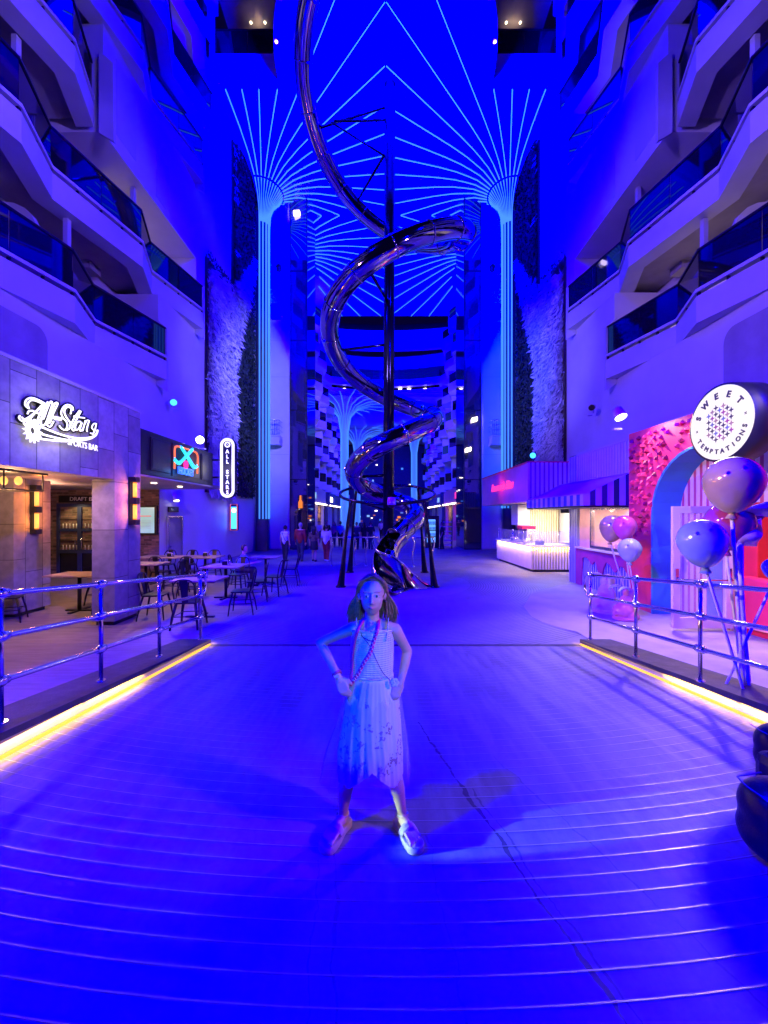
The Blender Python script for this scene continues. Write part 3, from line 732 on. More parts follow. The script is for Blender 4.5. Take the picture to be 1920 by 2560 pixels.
endp = catmull([path[-4], path[-1], (1.02, 12.95, 2.12), (.66, 12.5, 1.78), (.3, 12.12, 1.48)], 8)[8:]
path += endp
TR = .31
m = MB(); m.tube(path, TR, 28, caps=False); tube = m.build('tube', 'slide_steel', slide, fix=False, solid=.012)
# flanged joints, each a ring round the tube
acc = 0; ntube = 0
for i in range(1, len(path)-1):
    acc += (path[i]-path[i-1]).length
    if acc > 1.15:
        acc = 0; t = (path[i+1]-path[i-1]).normalized()
        m = MB(); m.tube([path[i]-t*.022, path[i]-t*.02, path[i]+t*.02, path[i]+t*.022], [TR+.004, TR+.028, TR+.028, TR+.004], 28, caps=False); m.build('flange', 'slide_steel', slide, fix=False)
t = (path[-1]-path[-2]).normalized(); m = MB(); m.tube([path[-1]-t*.03, path[-1]-t*.03, path[-1]+t*.02, path[-1]+t*.02], [TR, TR+.03, TR+.03, TR], 28, caps=False); m.build('mouth_ring', 'slide_steel', slide, fix=False)
# open chute from the mouth down to the landing
cp = catmull([(.42, 12.2, 1.55), (.18, 11.98, 1.33), (.02, 11.78, .98), (-.02, 11.52, .62), (.08, 11.3, .36), (.3, 11.1, .23), (.55, 10.95, .2)], 8)
def chute(u, v):
    k = u*(len(cp)-1); i = min(int(k), len(cp)-2); f = k-i; p = cp[i].lerp(cp[i+1], f)
    d = (cp[i+1]-cp[i]).normalized(); side = Vector((d.y, -d.x, 0)); side = side.normalized() if side.length > .01 else Vector((1, 0, 0))
    up = side.cross(d); up = up if up.z > 0 else -up
    a = R(-112+224*v); rad = .35+.05*u; wid = 1+1.05*max(0, (u-.45)/.55)**1.4
    hgt = 1-.55*max(0, (u-.5)/.5)
    return p+side*math.sin(a)*rad*wid+up*(-math.cos(a)*rad*hgt+.0)
m = MB(); m.grid(chute, 40, 28); m.build('chute', 'slide_steel', slide, fix=False, solid=.015)
m = MB(); rim = [chute(i/40, 0) for i in range(41)]; m.tube(rim, .018, 6); m.build('chute_rim', 'chrome', slide)
m = MB(); rim = [chute(i/40, 1) for i in range(41)]; m.tube(rim, .018, 6); m.build('chute_rim', 'chrome', slide)
m = MB(); m.obox((.18, 11.35, .06), (.12, 0, 0), (0, .3, 0), (0, 0, .06)); m.build('chute_foot', 'dark_steel', slide)
def bank(u, v):
    a = 165+175*u; hs = [(0, 1.4), (.25, 1.12), (.5, .98), (.66, .74), (.8, .45), (1, .2)]
    for (p0, h0), (p1, h1) in zip(hs[:-1], hs[1:]):
        if u <= p1: h = h0+(h1-h0)*(u-p0)/(p1-p0); break
    rad = .6+.24*v*max(0, 1-u*1.3)+.34*(1-v)*max(0, u-.45)*1.8+.3*max(0, u-.6)
    return Vector((.42+rad*math.cos(R(a)), 12.02+rad*math.sin(R(a)), .02+(h-.02)*v))
m = MB(); m.grid(bank, 44, 14); m.build('banked_wall', 'slide_steel', slide, fix=False, solid=.015)
m = MB(); m.tube([bank(k/44, 1) for k in range(45)], .02, 6); m.build('chute_rim', 'chrome', slide)
m = MB(); m.tube([bank(k/44, 0) for k in range(45)], .022, 6); m.build('foot_trim', 'chrome', slide)
# braces
for z, a in ((16.15, 183), (14.7, 178), (8.0, 183), (9.4, 268), (4.4, 268), (3.5, 182)):
    q = min(path, key=lambda p: abs(p.z-z)); m = MB(); m.tube([(SX+.05, SY, q.z+.05), q], .05, 8); m.build('brace', 'dark_steel', slide)
m = MB(); m.tube([W(965, 300, 13.2), W(835, 303, 13.2)], .045, 6); m.tube([W(965, 392, 13.2), W(828, 306, 13.2)], .035, 6); m.build('brace', 'dark_steel', slide)
# support ring on four flared legs
def ringp(a): y = 1.62*math.sin(a); return Vector((SX+1.62*math.cos(a), SY+y, 2.94+.255*y))
m = MB(); m.tube([ringp(2*math.pi*k/48) for k in range(48)], .05, 8, closed=True); m.build('support_ring', 'dark_steel', slide)
for a in (45, 135, 225, 315):
    tp = ringp(R(a)); b = Vector((SX+2.02*math.cos(R(a)), SY+2.1*math.sin(R(a)), 0))
    pts = [tp, tp.lerp(b, .3)+Vector((.0, 0, .12)), tp.lerp(b, .6)+Vector((0, 0, .12)), tp.lerp(b, .85), b]
    m = MB(); m.tube(catmull(pts, 5), [.05+.0*k for k in range(10)]+[.05+.0075*k for k in range(11)], 10); m.lathe([(.16, 0), (.16, .03), (.11, .05)], b, 14); m.build('leg', 'dark_steel', slide)
    q = ringp(R(a+14)); m = MB(); m.tube([q, (SX+.02, SY, q.z-.25)], .032, 6); m.build('ring_strut', 'dark_steel', slide)
cam_ = thing('security_camera', 'white dome security camera on the slide support ring', 'camera', (SX+.12, 11.55, 2.62))
m = MB(); m.cyl((SX+.12, 11.52, 2.5), (SX+.12, 11.52, 2.72), .13, .11, 16); m.build('housing', 'white_plastic', cam_); m = MB(); m.sph((SX+.12, 11.52, 2.5), (.115, .115, .1), 14, 8); m.build('dome', 'dark_glass', cam_)
# queue barriers behind the slide
def barrier(x0, x1, y, n, label):
    root = thing('queue_barrier', label, 'barrier', ((x0+x1)/2, y, 0), 'low barriers behind the slide')
    m = MB(); m.tube([(x0, y, 1.22), (x1, y+.25, 1.22)], .03, 8, flat=(1, .6)); m.build('top_rail', 'brushed', root)
    for k in range(n):
        t = (k+.15)/(n-.7); x = x0+(x1-x0)*t; yy = y+.25*t
        m = MB(); m.tube(catmull([(x, yy, 1.2), (x+.06, yy-.02, .9), (x-.02, yy-.03, .45), (x+.02, yy, 0)], 5), .03, 8); m.lathe([(.08, 0), (.08, .02), (0, .02)], (x+.02, yy, 0), 10); m.build('post', 'brushed', root)
barrier(-2.4, -.3, 16.6, 5, 'low metal barrier left of the slide pole, towards the lift shaft'); barrier(1.1, 2.1, 16.4, 3, 'low metal barrier right of the slide chute, towards the bites stall')
# round drain cover seen as a faint disc in the deck before the slide
mb = MB(); mb.lathe([(0, .006), (1.3, .006), (1.33, .004)], (.3, 9.6, 0), 48); struct(mb.build('deck_hatch', 'deck_floor'))
# ------------------------------------------------------------------ sports bar (left)
bar = thing('sports_bar', 'stone-clad sports bar front with open corner and brick inner wall', 'bar', (-6, 8, 0))
fYZ = lambda X: (lambda a, b, d: Vector((X+d, a, b)))
m = MB(); m.box(-5.75, -5.35, 2.2, 8.4, 2.9, 4.42); m.box(-8.0, -5.75, 8.0, 8.4, 3.1, 4.42); m.build('stone_fascia', 'stone_tile', bar)
m = MB(); m.box(-8.0, -5.33, 2.2, 8.42, 4.422, 4.47); m.build('coping', 'pale_steel', bar)
m = MB(); m.box(-5.8, -5.352, 7.6, 8.396, 0.09, 2.898); m.build('pillar', 'stone_tile', bar)
m = MB(); m.box(-5.75, -5.4, 7.65, 8.35, 0, .09); m.build('plinth', 'black', bar); m = MB(); m.box(-8.6, -7.93, 8.25, 8.95, 0, .09); m.build('plinth', 'black', bar)
m = MB(); m.box(-8.7, -7.88, 8.15, 9.05, .09, 2.99); m.build('pillar', 'stone_tile', bar)
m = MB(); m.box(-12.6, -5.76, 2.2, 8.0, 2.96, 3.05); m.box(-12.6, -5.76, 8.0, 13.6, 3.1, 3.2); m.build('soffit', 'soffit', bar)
m = MB(); m.box(-12.6, -7.99, 13.56, 13.59, 0, 3.09); m.build('brick_wall', 'brick', bar)
m = MB(); m.box(-12.8, -12.6, 2, 13.6, 0, 3.2); m.build('side_wall', 'stone', bar)
# dark sign fascia
sf = thing('sign_fascia', 'long dark fascia with framed panels under the sports bar wall', 'sign board', (-5.4, 10, 3.1))
m = MB(); m.box(-8.0, -5.36, 8.42, 11.94, 3.1, 4.1); m.build('box', 'black', sf, bev=.01)
for a, b in ((8.75, 9.55), (11.15, 11.8)):
    m = MB(); m.box(-5.358, -5.33, a, b, 3.22, 3.98); f = m.build('panel', 'dark_frame', sf, bev=.01)
    m = MB(); m.box(-5.329, -5.322, a+.05, b-.05, 3.27, 3.93); m.build('panel_inset', 'black_leather', f)
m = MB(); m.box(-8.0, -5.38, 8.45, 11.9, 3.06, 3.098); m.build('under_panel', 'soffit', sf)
for y in (10.3, 11.6):
    m = MB(); m.lathe([(0, 0), (.07, 0), (.07, -.02), (0, -.025)], (-6.2, y, 3.058), 12); m.build('down_light', 'down_light', sf)
lamp('SPOT', 'bar_downlight_glow', (-6.2, 10.9, 3.0), (-5.8, 10.6, 0), 170, (1, .6, .36), .06, 130, .6)
# hockey neon
hk = thing('neon_sign', 'neon HOCKEY sign with crossed cyan sticks in a red goal', 'neon sign', (-5.33, 10.1, 3.5))
def SP(x, y, X, ox, oy, sc_):  # picture crop point -> point on the plane x = X
    u, v = ox+x/sc_, oy+y/sc_; return W(u, v, X*F/(u-U0))
hp = lambda x, y, X=-5.3: SP(x, y, X, 370, 1080, 6.636)
m = MB(); m.add([hp(405, 180, -5.345), hp(850, 300, -5.345), hp(850, 775, -5.345), hp(405, 725, -5.345)], [(0, 1, 2, 3)]); m.build('back_panel', 'black', hk, solid=.01)
m = MB(); m.tube(catmull([hp(440, 610), hp(443, 430), hp(447, 270), hp(490, 238), hp(600, 268), hp(700, 300), hp(795, 340), hp(825, 410), hp(822, 560), hp(818, 690)], 5), .022, 8); m.build('goal_tube', 'neon_red', hk)
m = MB(); m.tube(catmull([hp(440, 460, -5.28), hp(460, 500, -5.28), hp(520, 530, -5.28), hp(560, 490, -5.28), hp(740, 300, -5.28)], 5), .03, 8, flat=(1, 1)); m.tube(catmull([hp(440, 430, -5.28), hp(530, 490, -5.28), hp(720, 285, -5.28), hp(745, 290, -5.28)], 4), .02, 8); m.build('stick_tube', 'neon_cyan', hk)
m = MB(); m.tube(catmull([hp(535, 235, -5.29), hp(640, 400, -5.29), hp(750, 590, -5.29), hp(820, 575, -5.29)], 5), .03, 8); m.tube(catmull([hp(560, 240, -5.29), hp(660, 390, -5.29), hp(770, 560, -5.29), hp(815, 545, -5.29)], 5), .018, 8); m.build('stick_tube', 'neon_cyan', hk)
c = hp(630, 545); m = MB(); m.tube([c+Vector((0, .075*math.cos(t), .09*math.sin(t))) for t in [2*math.pi*k/20 for k in range(20)]], .026, 8, closed=True); m.build('puck_tube', 'neon_pink', hk)
c = hp(630, 545); m = MB(); m.box(c.x-.02, c.x+.01, c.y-.03, c.y+.03, c.z+.0, c.z+.03); m.build('puck_mark', 'neon_pink', hk)
c = hp(632, 665); text('lettering', 'HOCKEY', .26, 'neon_blue', hk, frame(c, *YZ), .015, .78, bevel=.006)
lamp('POINT', 'neon_glow', (-5.05, 10.1, 3.3), None, 4, (.05, .3, 1), .1)
# tall blade sign
bs = thing('blade_sign', 'tall rounded white-lit blade sign reading ALL STARS', 'sign', (-4.9, 11.9, 3.6))
bx, bz0, bz1, bw = -4.89, 2.72, 4.58, .235
def stad(w, z0, z1, n=12):
    r = w; return [(r*math.cos(R(a)), z1-r+r*math.sin(R(a))) for a in [180*k/n for k in range(n+1)]]+[(r*math.cos(R(a)), z0+r+r*math.sin(R(a))) for a in [180+180*k/n for k in range(n+1)]]
fXZ = lambda a, b, d: Vector((bx+a, 11.9+d, b))
m = MB(); m.prism(stad(bw, bz0, bz1), fXZ, 0, .16); m.build('cabinet', 'black', bs)
m = MB(); m.tube([Vector((bx+a, 11.885, b)) for a, b in stad(bw-.055, bz0+.05, bz1-.05, 16)], .042, 8, closed=True); m.build('light_border', 'led_white', bs)
text('lettering', 'A\nL\nL\n\nS\nT\nA\nR\nS', .158, 'led_white', bs, frame((bx, 11.89, 3.52), *XZ), .012, .11, bevel=.004)
c = Vector((bx, 11.89, 4.37)); m = MB(); m.tube([c+Vector((.07*math.cos(t), 0, .07*math.sin(t))) for t in [2*math.pi*k/18 for k in range(18)]], .02, 6, closed=True); m.sph(c, .014); m.build('ring_emblem', 'led_white', bs)
for z in (3.9, 3.36):
    m = MB(); m.tube([(-5.36, 11.93, z), (bx-bw+.01, 11.93, z)], .03, 6); m.build('bracket', 'black', bs)
for z in (2.98, 3.03, 3.08):
    m = MB(); m.box(bx-bw-.06, bx+bw+.06, 11.93, 11.95, z, z+.012); m.build('trim_bar', 'brushed', bs)
lamp('POINT', 'blade_glow', (bx, 11.6, 3.6), None, 10, (1, .9, .75), .3)
# script sign on the stone fascia, bent light tube
ss = thing('script_sign', 'white-lit script sign reading All-Stars Sports Bar with shooting star', 'sign', (-5.3, 6.1, 3.6))
sp = lambda x, y, X=-5.24: SP(x, y, X, 0, 950, 5.53)
ST = [[(395,395),(350,350),(360,280),(430,245),(520,270),(615,320)], [(400,400),(385,330),(430,280),(500,290),(590,330)],
 [(615,320),(540,400),(470,470),(400,545),(320,575),(265,530),(275,490)], [(575,350),(500,430),(430,490),(370,530),(330,545),(300,510)],
 [(615,330),(570,420),(530,520),(510,590),(530,605),(560,540)], [(380,470),(400,430),(450,425),(500,450),(570,480),(600,490)],
 [(660,300),(610,400),(575,520),(565,600),(600,630),(640,580),(690,440),(722,330),(700,297),(650,400),(600,540)],
 [(760,320),(700,460),(650,600),(670,640),(700,640),(740,570)], [(800,325),(740,450),(700,560),(680,600)], [(760,320),(785,310),(800,325)],
 [(1010,420),(1000,370),(940,340),(880,370),(845,450),(870,520),(920,580),(930,640),(900,690),(850,670),(820,630)],
 [(975,470),(985,400),(940,372),(900,400),(890,450),(920,520),(970,590),(965,660),(920,695)],
 [(1120,430),(1050,560),(1000,660),(1010,700),(1040,690)], [(1100,420),(1030,520),(980,620)], [(1020,500),(1100,515),(1170,525)],
 [(1115,575),(1070,580),(1040,640),(1050,690),(1090,670),(1130,590),(1110,660),(1110,705),(1150,680)],
 [(1180,560),(1160,640),(1140,705)], [(1165,620),(1200,560),(1232,565),(1220,600),(1200,680),(1205,715)],
 [(1320,600),(1290,610),(1270,660),(1300,700),(1290,740),(1250,735)], [(1332,600),(1310,700),(1280,752)]]
m = MB()
for s in ST: m.tube(catmull([sp(*q) for q in s], 5), .0115, 6)
m.tube([sp(750, 522), sp(840, 538)], .028, 6); m.build('script_tubes', 'led_white', ss)
m = MB()
for s in ST: m.tube(catmull([sp(q[0], q[1], -5.31) for q in s], 3), .04, 5)
m.build('script_backing', 'black', ss)
m = MB()
for s in ([(450,600),(600,660),(800,740),(1000,795),(1150,805),(1260,790),(1330,750),(1350,690)], [(530,735),(700,780),(900,825),(1100,835),(1250,810),(1330,760)], [(440,800),(600,820),(850,845),(1080,845)]):
    m.tube(catmull([sp(*q) for q in s], 5), .016, 6)
m.build('swoosh_tubes', 'led_white', ss)
m = MB(); m.add([sp(430, 600, -5.33), sp(1000, 800, -5.33), sp(1250, 800, -5.33), sp(1320, 780, -5.33), sp(1100, 850, -5.33), sp(430, 820, -5.33)], [range(6)]); m.build('swoosh_backing', 'black', ss, solid=.01)
c = sp(440, 700); m = MB(); pl = []
for k in range(28):
    a = 2*math.pi*k/28; r = .108 if k % 2 else .185; pl.append((r*.85*math.cos(a), r*math.sin(a)))
o_ = [c+Vector((.01, a, b)) for a, b in pl]; i_ = [c+Vector((.01, .045*math.cos(2*math.pi*k/28), .055*math.sin(2*math.pi*k/28))) for k in range(28)]
m.add(o_+i_, [(k, (k+1) % 28, 28+(k+1) % 28, 28+k) for k in range(28)]); m.build('star', 'led_white', ss, solid=.03)
c = sp(1155, 905); text('lettering', 'SPORTS BAR', .15, 'led_white', ss, frame(c, *YZ), .004, .66)
lamp('AREA', 'script_glow', (-4.9, 6.1, 3.6), (-5.4, 6.1, 3.6), 5, (1, .93, .8), .8)
# wall sconces with amber tubes
def sconce(X, Y, z0, z1, label):
    root = thing('wall_sconce', label, 'wall lamp', (X, Y, z0))
    h = (z1-z0); zc = (z0+z1)/2
    m = MB(); m.box(X, X+.04, Y-.055, Y+.055, z0, z1); m.build('back_plate', 'dark_frame', root)
    for a, b in ((z0, z0+.11), (zc-.07, zc+.07), (z1-.11, z1)):
        m = MB(); m.box(X+.041, X+.16, Y-.075, Y+.075, a, b); m.build('holder', 'dark_frame', root, bev=.008)
    for a, b in ((z0+.11, zc-.07), (zc+.07, z1-.11)):
        m = MB(); m.cyl((X+.1, Y, a), (X+.1, Y, b), .036, n=10); m.build('glass_tube', 'amber', root)
        m = MB(); m.cyl((X+.1, Y, a+.02), (X+.1, Y, b-.02), .041, n=6); m.build('filament', 'amber_core', root)
    for z in (z0+.32*h*.8, z1-.32*h*.8): lamp('POINT', 'sconce_glow', (X+.2, Y, z), None, 17, (1, .25, .035), .04)
sconce(-5.35, 8.06, 1.99, 2.99, 'black sconce with two amber tubes on the near corner pillar')
sconce(-7.88, 8.58, 1.77, 2.86, 'black sconce with two amber tubes on the inner pillar')
pn = thing('pendant_lamp', 'dark caged ceiling lamp with two glowing bulbs in the bar', 'lamp', (-6.35, 6.5, 2.96))
m = MB(); m.box(-7.0, -6.05, 6.1, 6.9, 2.9, 2.955); m.build('mount', 'dark_frame', pn)
m = MB()
for x, y in ((-6.95, 6.15), (-6.1, 6.15), (-6.95, 6.85), (-6.1, 6.85)): m.tube([(x, y, 2.9), (x, y, 2.62)], .012, 5)
m.tube([(-6.95, 6.15, 2.62), (-6.1, 6.15, 2.62), (-6.1, 6.85, 2.62), (-6.95, 6.85, 2.62)], .012, 5, closed=True); m.build('cage', 'dark_frame', pn)
for x, y in ((-6.45, 6.5), (-6.25, 6.55)):
    m = MB(); m.sph((x, y, 2.78), (.055, .055, .075), 12, 8); m.build('bulb', 'amber_core', pn)
lamp('POINT', 'pendant_glow', (-6.4, 6.5, 2.55), None, 95, (1, .5, .2), .1); lamp('POINT', 'bar_room_glow', (-9.6, 11.0, 2.7), None, 60, (1, .45, .25), .15)
lamp('POINT', 'bar_room_glow', (-7.4, 7.0, 2.75), None, 40, (1, .45, .18), .15)
# glazed beer cabinet doors
bc = thing('beer_cabinet', 'dark double glazed doors with lit shelves in the brick wall', 'cabinet', (-10.7, 13.55, 0))
x0, x1, zt = -11.55, -9.95, 2.6
m = MB(); 
for a, b in ((x0, x0+.09), (-10.82, -10.68), (x1-.09, x1)): m.box(a, b, 13.5, 13.59, 0, zt)
for x_a, x_b in ((x0+.09, -10.82), (-10.68, x1-.09)):
    for a, b in ((0, .12), (.85, .97), (1.62, 1.72), (zt-.12, zt)): m.box(x_a, x_b, 13.5, 13.59, a, b)
m.build('door_frame', 'navy', bc)
for x_a, x_b in ((x0+.09, -10.82), (-10.68, x1-.09)):
    m = MB(); m.box(x_a, x_b, 13.54, 13.55, .12, .85); m.build('kick_panel', 'dark_glass', bc)
    for a, b in ((.97, 1.62), (1.72, zt-.12)):
        m = MB(); m.box(x_a, x_b, 13.575, 13.595, a, b); g = m.build('shelf_light', 'seat_wood', bc)
        m = MB(); m.box(x_a, x_b, 13.53, 13.574, a+.3, a+.32); m.build('shelf', 'dark_frame', g)
        b_ = MB()
        for k in range(5): b_.cyl((x_a+.1+.12*k, 13.555, a+.0), (x_a+.1+.12*k, 13.555, a+.17), .018, n=6)
        b_.build('glassware', 'white_plastic', g)
for x in (-10.86, -10.64):
    m = MB(); m.tube([(x, 13.46, 1.0), (x, 13.46, 1.35)], .012, 6); m.build('handle', 'chrome', bc)
lamp('SPOT', 'cabinet_glow', (-10.7, 13.0, 2.55), (-10.7, 13.6, 1.7), 25, (1, .75, .3), .05, 120, .5)
db = thing('draft_sign', 'small board reading DRAFT BEER above the cabinet doors', 'sign', (-10.7, 13.55, 2.7))
m = MB(); m.box(-11.5, -9.7, 13.53, 13.59, 2.63, 2.88); m.build('board', 'dark_frame', db); text('lettering', 'DRAFT BEER', .19, 'white_plastic', db, frame((-10.55, 13.525, 2.75), *XZ), .008, 1.1)
m = MB(); m.lathe([(0, 0), (.12, 0), (.12, .02), (0, .02)], (0, 0, 0), 16); 
# screen, exit sign, doorway, wall lamp on the far side
tv = thing('menu_screen', 'lit portrait menu screen on the brick wall', 'screen', (-8.35, 13.5, 2)); m = MB(); m.box(-8.72, -8.02, 13.48, 13.58, 1.5, 2.52); m.build('bezel', 'black', tv, bev=.01)
m = MB(); m.box(-8.66, -8.1, 13.472, 13.479, 1.56, 2.46); m.build('display', 'screen', tv)
m = MB(); m.box(-8.62, -8.2, 13.466, 13.471, 2.14, 2.17)
m.build('headline', 'screen_text', tv)
m = MB()
for k in range(6): m.box(-8.62, -8.2, 13.466, 13.471, 1.98-.05*k, 1.99-.05*k)
m.build('menu_lines', 'canvas', tv)
dr = thing('service_door', 'grey door under the exit sign on the far bar wall', 'door', (-7.98, 14.6, 0)); m = MB(); m.box(-7.982, -7.9, 14.0, 14.06, 0, 2.15); m.box(-7.982, -7.9, 14.94, 15.0, 0, 2.15); m.box(-7.982, -7.9, 14.061, 14.939, 2.1, 2.15); m.build('door_frame', 'brushed', dr)
m = MB(); m.box(-7.981, -7.95, 14.062, 14.938, .02, 2.098); m.build('door_leaf', 'soffit', dr); m = MB(); m.box(-7.949, -7.9, 14.12, 14.2, 1.0, 1.05); m.build('handle', 'chrome', dr)
ex = thing('exit_sign', 'small dark green exit sign below a white wall lamp', 'sign', (-7.98, 14.4, 2.3)); m = MB(); m.box(-7.982, -7.93, 14.1, 14.75, 2.3, 2.5); m.build('plate', 'dark_frame', ex); text('lettering', 'EXIT', .12, 'ink_teal', ex, frame((-7.925, 14.42, 2.4), *YZ), .004, .35)
wlp = thing('wall_spotlight', 'white cylinder spotlight above the exit sign', 'spotlight', (-7.9, 14.3, 2.8)); m = MB(); m.cyl((-7.85, 14.3, 3.0), (-7.75, 14.25, 2.72), .08, .1, 14); m.build('housing', 'white_plastic', wlp); m = MB(); m.sph((-7.745, 14.247, 2.71), (.09, .09, .02)); m.build('lens', 'lamp_white', wlp)
lamp('SPOT', 'wall_spot_glow', (-7.74, 14.25, 2.68), (-7.95, 14.3, 1.5), 12, (1, .8, .6), .05, 90, .6)
def floodlight(p, aim, mtl, label, r=.13, e=0, colr=(1, 1, 1), lens='lamp_white'):
    p = Vector(p); d = (Vector(aim)-p).normalized(); root = thing('floodlight', label, 'floodlight', p)
    m = MB(); m.cyl(p-d*.22, p, r*.8, r, 14); m.build('housing', mtl, root); m = MB(); m.cyl(p+d*.001, p+d*.015, r*.9, n=14); m.build('lens', lens, root)
    m = MB(); m.tube([p-d*.2+Vector((0, 0, -.02)), p-d*.22+Vector((0, 0, -.22))], .025, 6); m.box(p.x-.09, p.x+.09, p.y+.1, p.y+.2, p.z-.26, p.z-.22); m.build('bracket', mtl, root)
    if e: lamp('SPOT', 'floodlight_beam', p+d*.05, aim, e, colr, .08, 110, .6)
floodlight((-5.5, 11.4, 4.42), (-3.5, 9, 3.5), 'white_plastic', 'bright white floodlight standing on the dark bar fascia', .12, 55, (1, .86, .7))
floodlight((-7.55, 13.7, 6.2), (-6.4, 12.6, 5.4), 'pale_steel', 'small blue floodlight on the plain wall above the bar fascia', .12, 25, (.1, .4, 1), 'lamp_blue')
floodlight((7.5, 14.0, 6.1), (6.4, 12.8, 5.6), 'pale_steel', 'small floodlight on the plain wall above the striped awning', .12, 0, lens='dark_glass')
floodlight((6.7, 17.5, 4.9), (5.2, 15.5, 4.2), 'dark_frame', 'dark floodlight with blue lens before the right living wall', .14, 10, (.1, .5, 1), 'lamp_blue')
floodlight((-7.2, 17.6, 4.9), (-5.6, 16, 4.0), 'dark_frame', 'dark floodlight before the left living wall', .14, 0, lens='dark_glass')
hm = thing('info_kiosk', 'small blue lit wall board beside the light column', 'wall board', (-7.9, 19.6, 1.9)); m = MB(); m.box(-7.88, -7.5, 19.5, 19.75, 1.4, 2.75); m.build('case', 'navy', hm, bev=.08)
m = MB(); m.box(-7.82, -7.56, 19.488, 19.499, 1.5, 2.6); m.build('display', 'lamp_blue', hm); m = MB(); m.sph((-7.68, 19.47, 2.42), (.1, .02, .1)); m.build('round_mark', 'down_light', hm)
m = MB(); m.tube([(-7.86, 19.48, 1.42), (-7.52, 19.48, 1.42), (-7.52, 19.48, 2.73), (-7.86, 19.48, 2.73)], .012, 5, closed=True); m.build('neon_edge', 'neon_red', hm)
# ------------------------------------------------------------------ tables and chairs
def make_chair(name='cafe_chair'):
    root = thing(name, 'x', 'chair')
    m = MB(); pl = []
    sq = [(.2, .19), (.2, -.16), (.17, -.2), (-.17, -.2), (-.2, -.16), (-.2, .19), (-.16, .22), (.16, .22)]
    m.prism(sq, lambda a, b, d: Vector((a, b, d)), .485, .515); m.build('seat', 'gunmetal', root, bev=.008)
    for sx_, sy_ in ((1, 1), (-1, 1), (1, -1), (-1, -1)):
        m = MB(); a = Vector((sx_*.175, sy_*.175, .485)); b = Vector((sx_*.25, sy_*(.25 if sy_ > 0 else .27), 0)); m.tube([a, a.lerp(b, .5)+Vector((sx_*.01, sy_*.01, 0)), b], [.03, .026, .018], 5, flat=(1, .7)); m.build('leg', 'gunmetal', root)
    m = MB(); m.tube(catmull([(.19, -.19, .5), (.205, -.235, .7), (.19, -.265, .85), (.12, -.285, .945), (0, -.29, .965), (-.12, -.285, .945), (-.19, -.265, .85), (-.205, -.235, .7), (-.19, -.19, .5)], 4), .014, 7); m.build('back_frame', 'gunmetal', root)
    m = MB(); m.prism([(-.055, .515), (.055, .515), (.075, .95), (-.075, .95)], lambda a, b, d: Vector((a, -.2-.09*(b-.515)/.44+d, b)), -.004, .004); m.build('backrest', 'gunmetal', root)
    m = MB(); m.tube([(.2, .2, .25), (-.2, .2, .25), (-.215, -.225, .25), (.215, -.225, .25)], .009, 5, closed=True); m.build('stretcher', 'gunmetal', root)
    return root
chair0 = make_chair(); used = [False]
def place_chair(x, y, rz_, label, z=None):
    c = chair0 if not used[0] else copy_tree(chair0); used[0] = True
    c.location = (x, y, max(.006, side_z(y)) if z is None else z); c.rotation_euler = (0, 0, R(rz_)); c['label'] = label; c['group'] = 'metal chairs at the sports bar tables'
    return c
def table(name, x0, x1, y0, y1, h, label):
    xc, yc = (x0+x1)/2, (y0+y1)/2; root = thing(name, label, 'table', (xc, yc, max(.006, side_z(yc))), 'sports bar tables'); z = root.location.z
    m = MB(); m.box(x0, x1, y0, y1, z+h-.035, z+h); m.build('tabletop', 'table_wood', root, bev=.008)
    cols = [xc] if x1-x0 < 1.5 else [x0+.5, x1-.5]
    for x in cols:
        m = MB(); m.cyl((x, yc, z+.03), (x, yc, z+h-.036), .04, n=10); m.box(x-.3, x+.3, yc-.035, yc+.035, z, z+.03); m.box(x-.035, x+.035, yc-.3, yc-.036, z, z+.03); m.box(x-.035, x+.035, yc+.036, yc+.3, z, z+.03); m.box(x-.2, x+.2, yc-.2, yc+.2, z+h-.07, z+h-.037)
        m.build('pedestal', 'gunmetal', root)
table('long_table', -8.0+.12, -5.3, 12.0, 12.75, .86, 'long wooden table nearest the far bar wall')
table('bar_table', -4.7, -3.75, 9.75, 10.6, .86, 'small wooden table in the middle of the chairs, before the seated man')
table('bar_table', -4.45, -3.5, 7.9, 8.6, .84, 'small wooden table nearest the railing end')
table('bar_table', -7.55, -6.45, 8.45, 9.15, .85, 'small wooden table inside the bar behind the corner pillar')
table('bar_table', -7.2, -6.2, 10.4, 11.1, .85, 'small wooden table behind the corner pillar, before the long table')
table('bar_table', -4.3, -3.4, 12.0, 12.7, .86, 'small wooden table under the seated man\'s forearms')
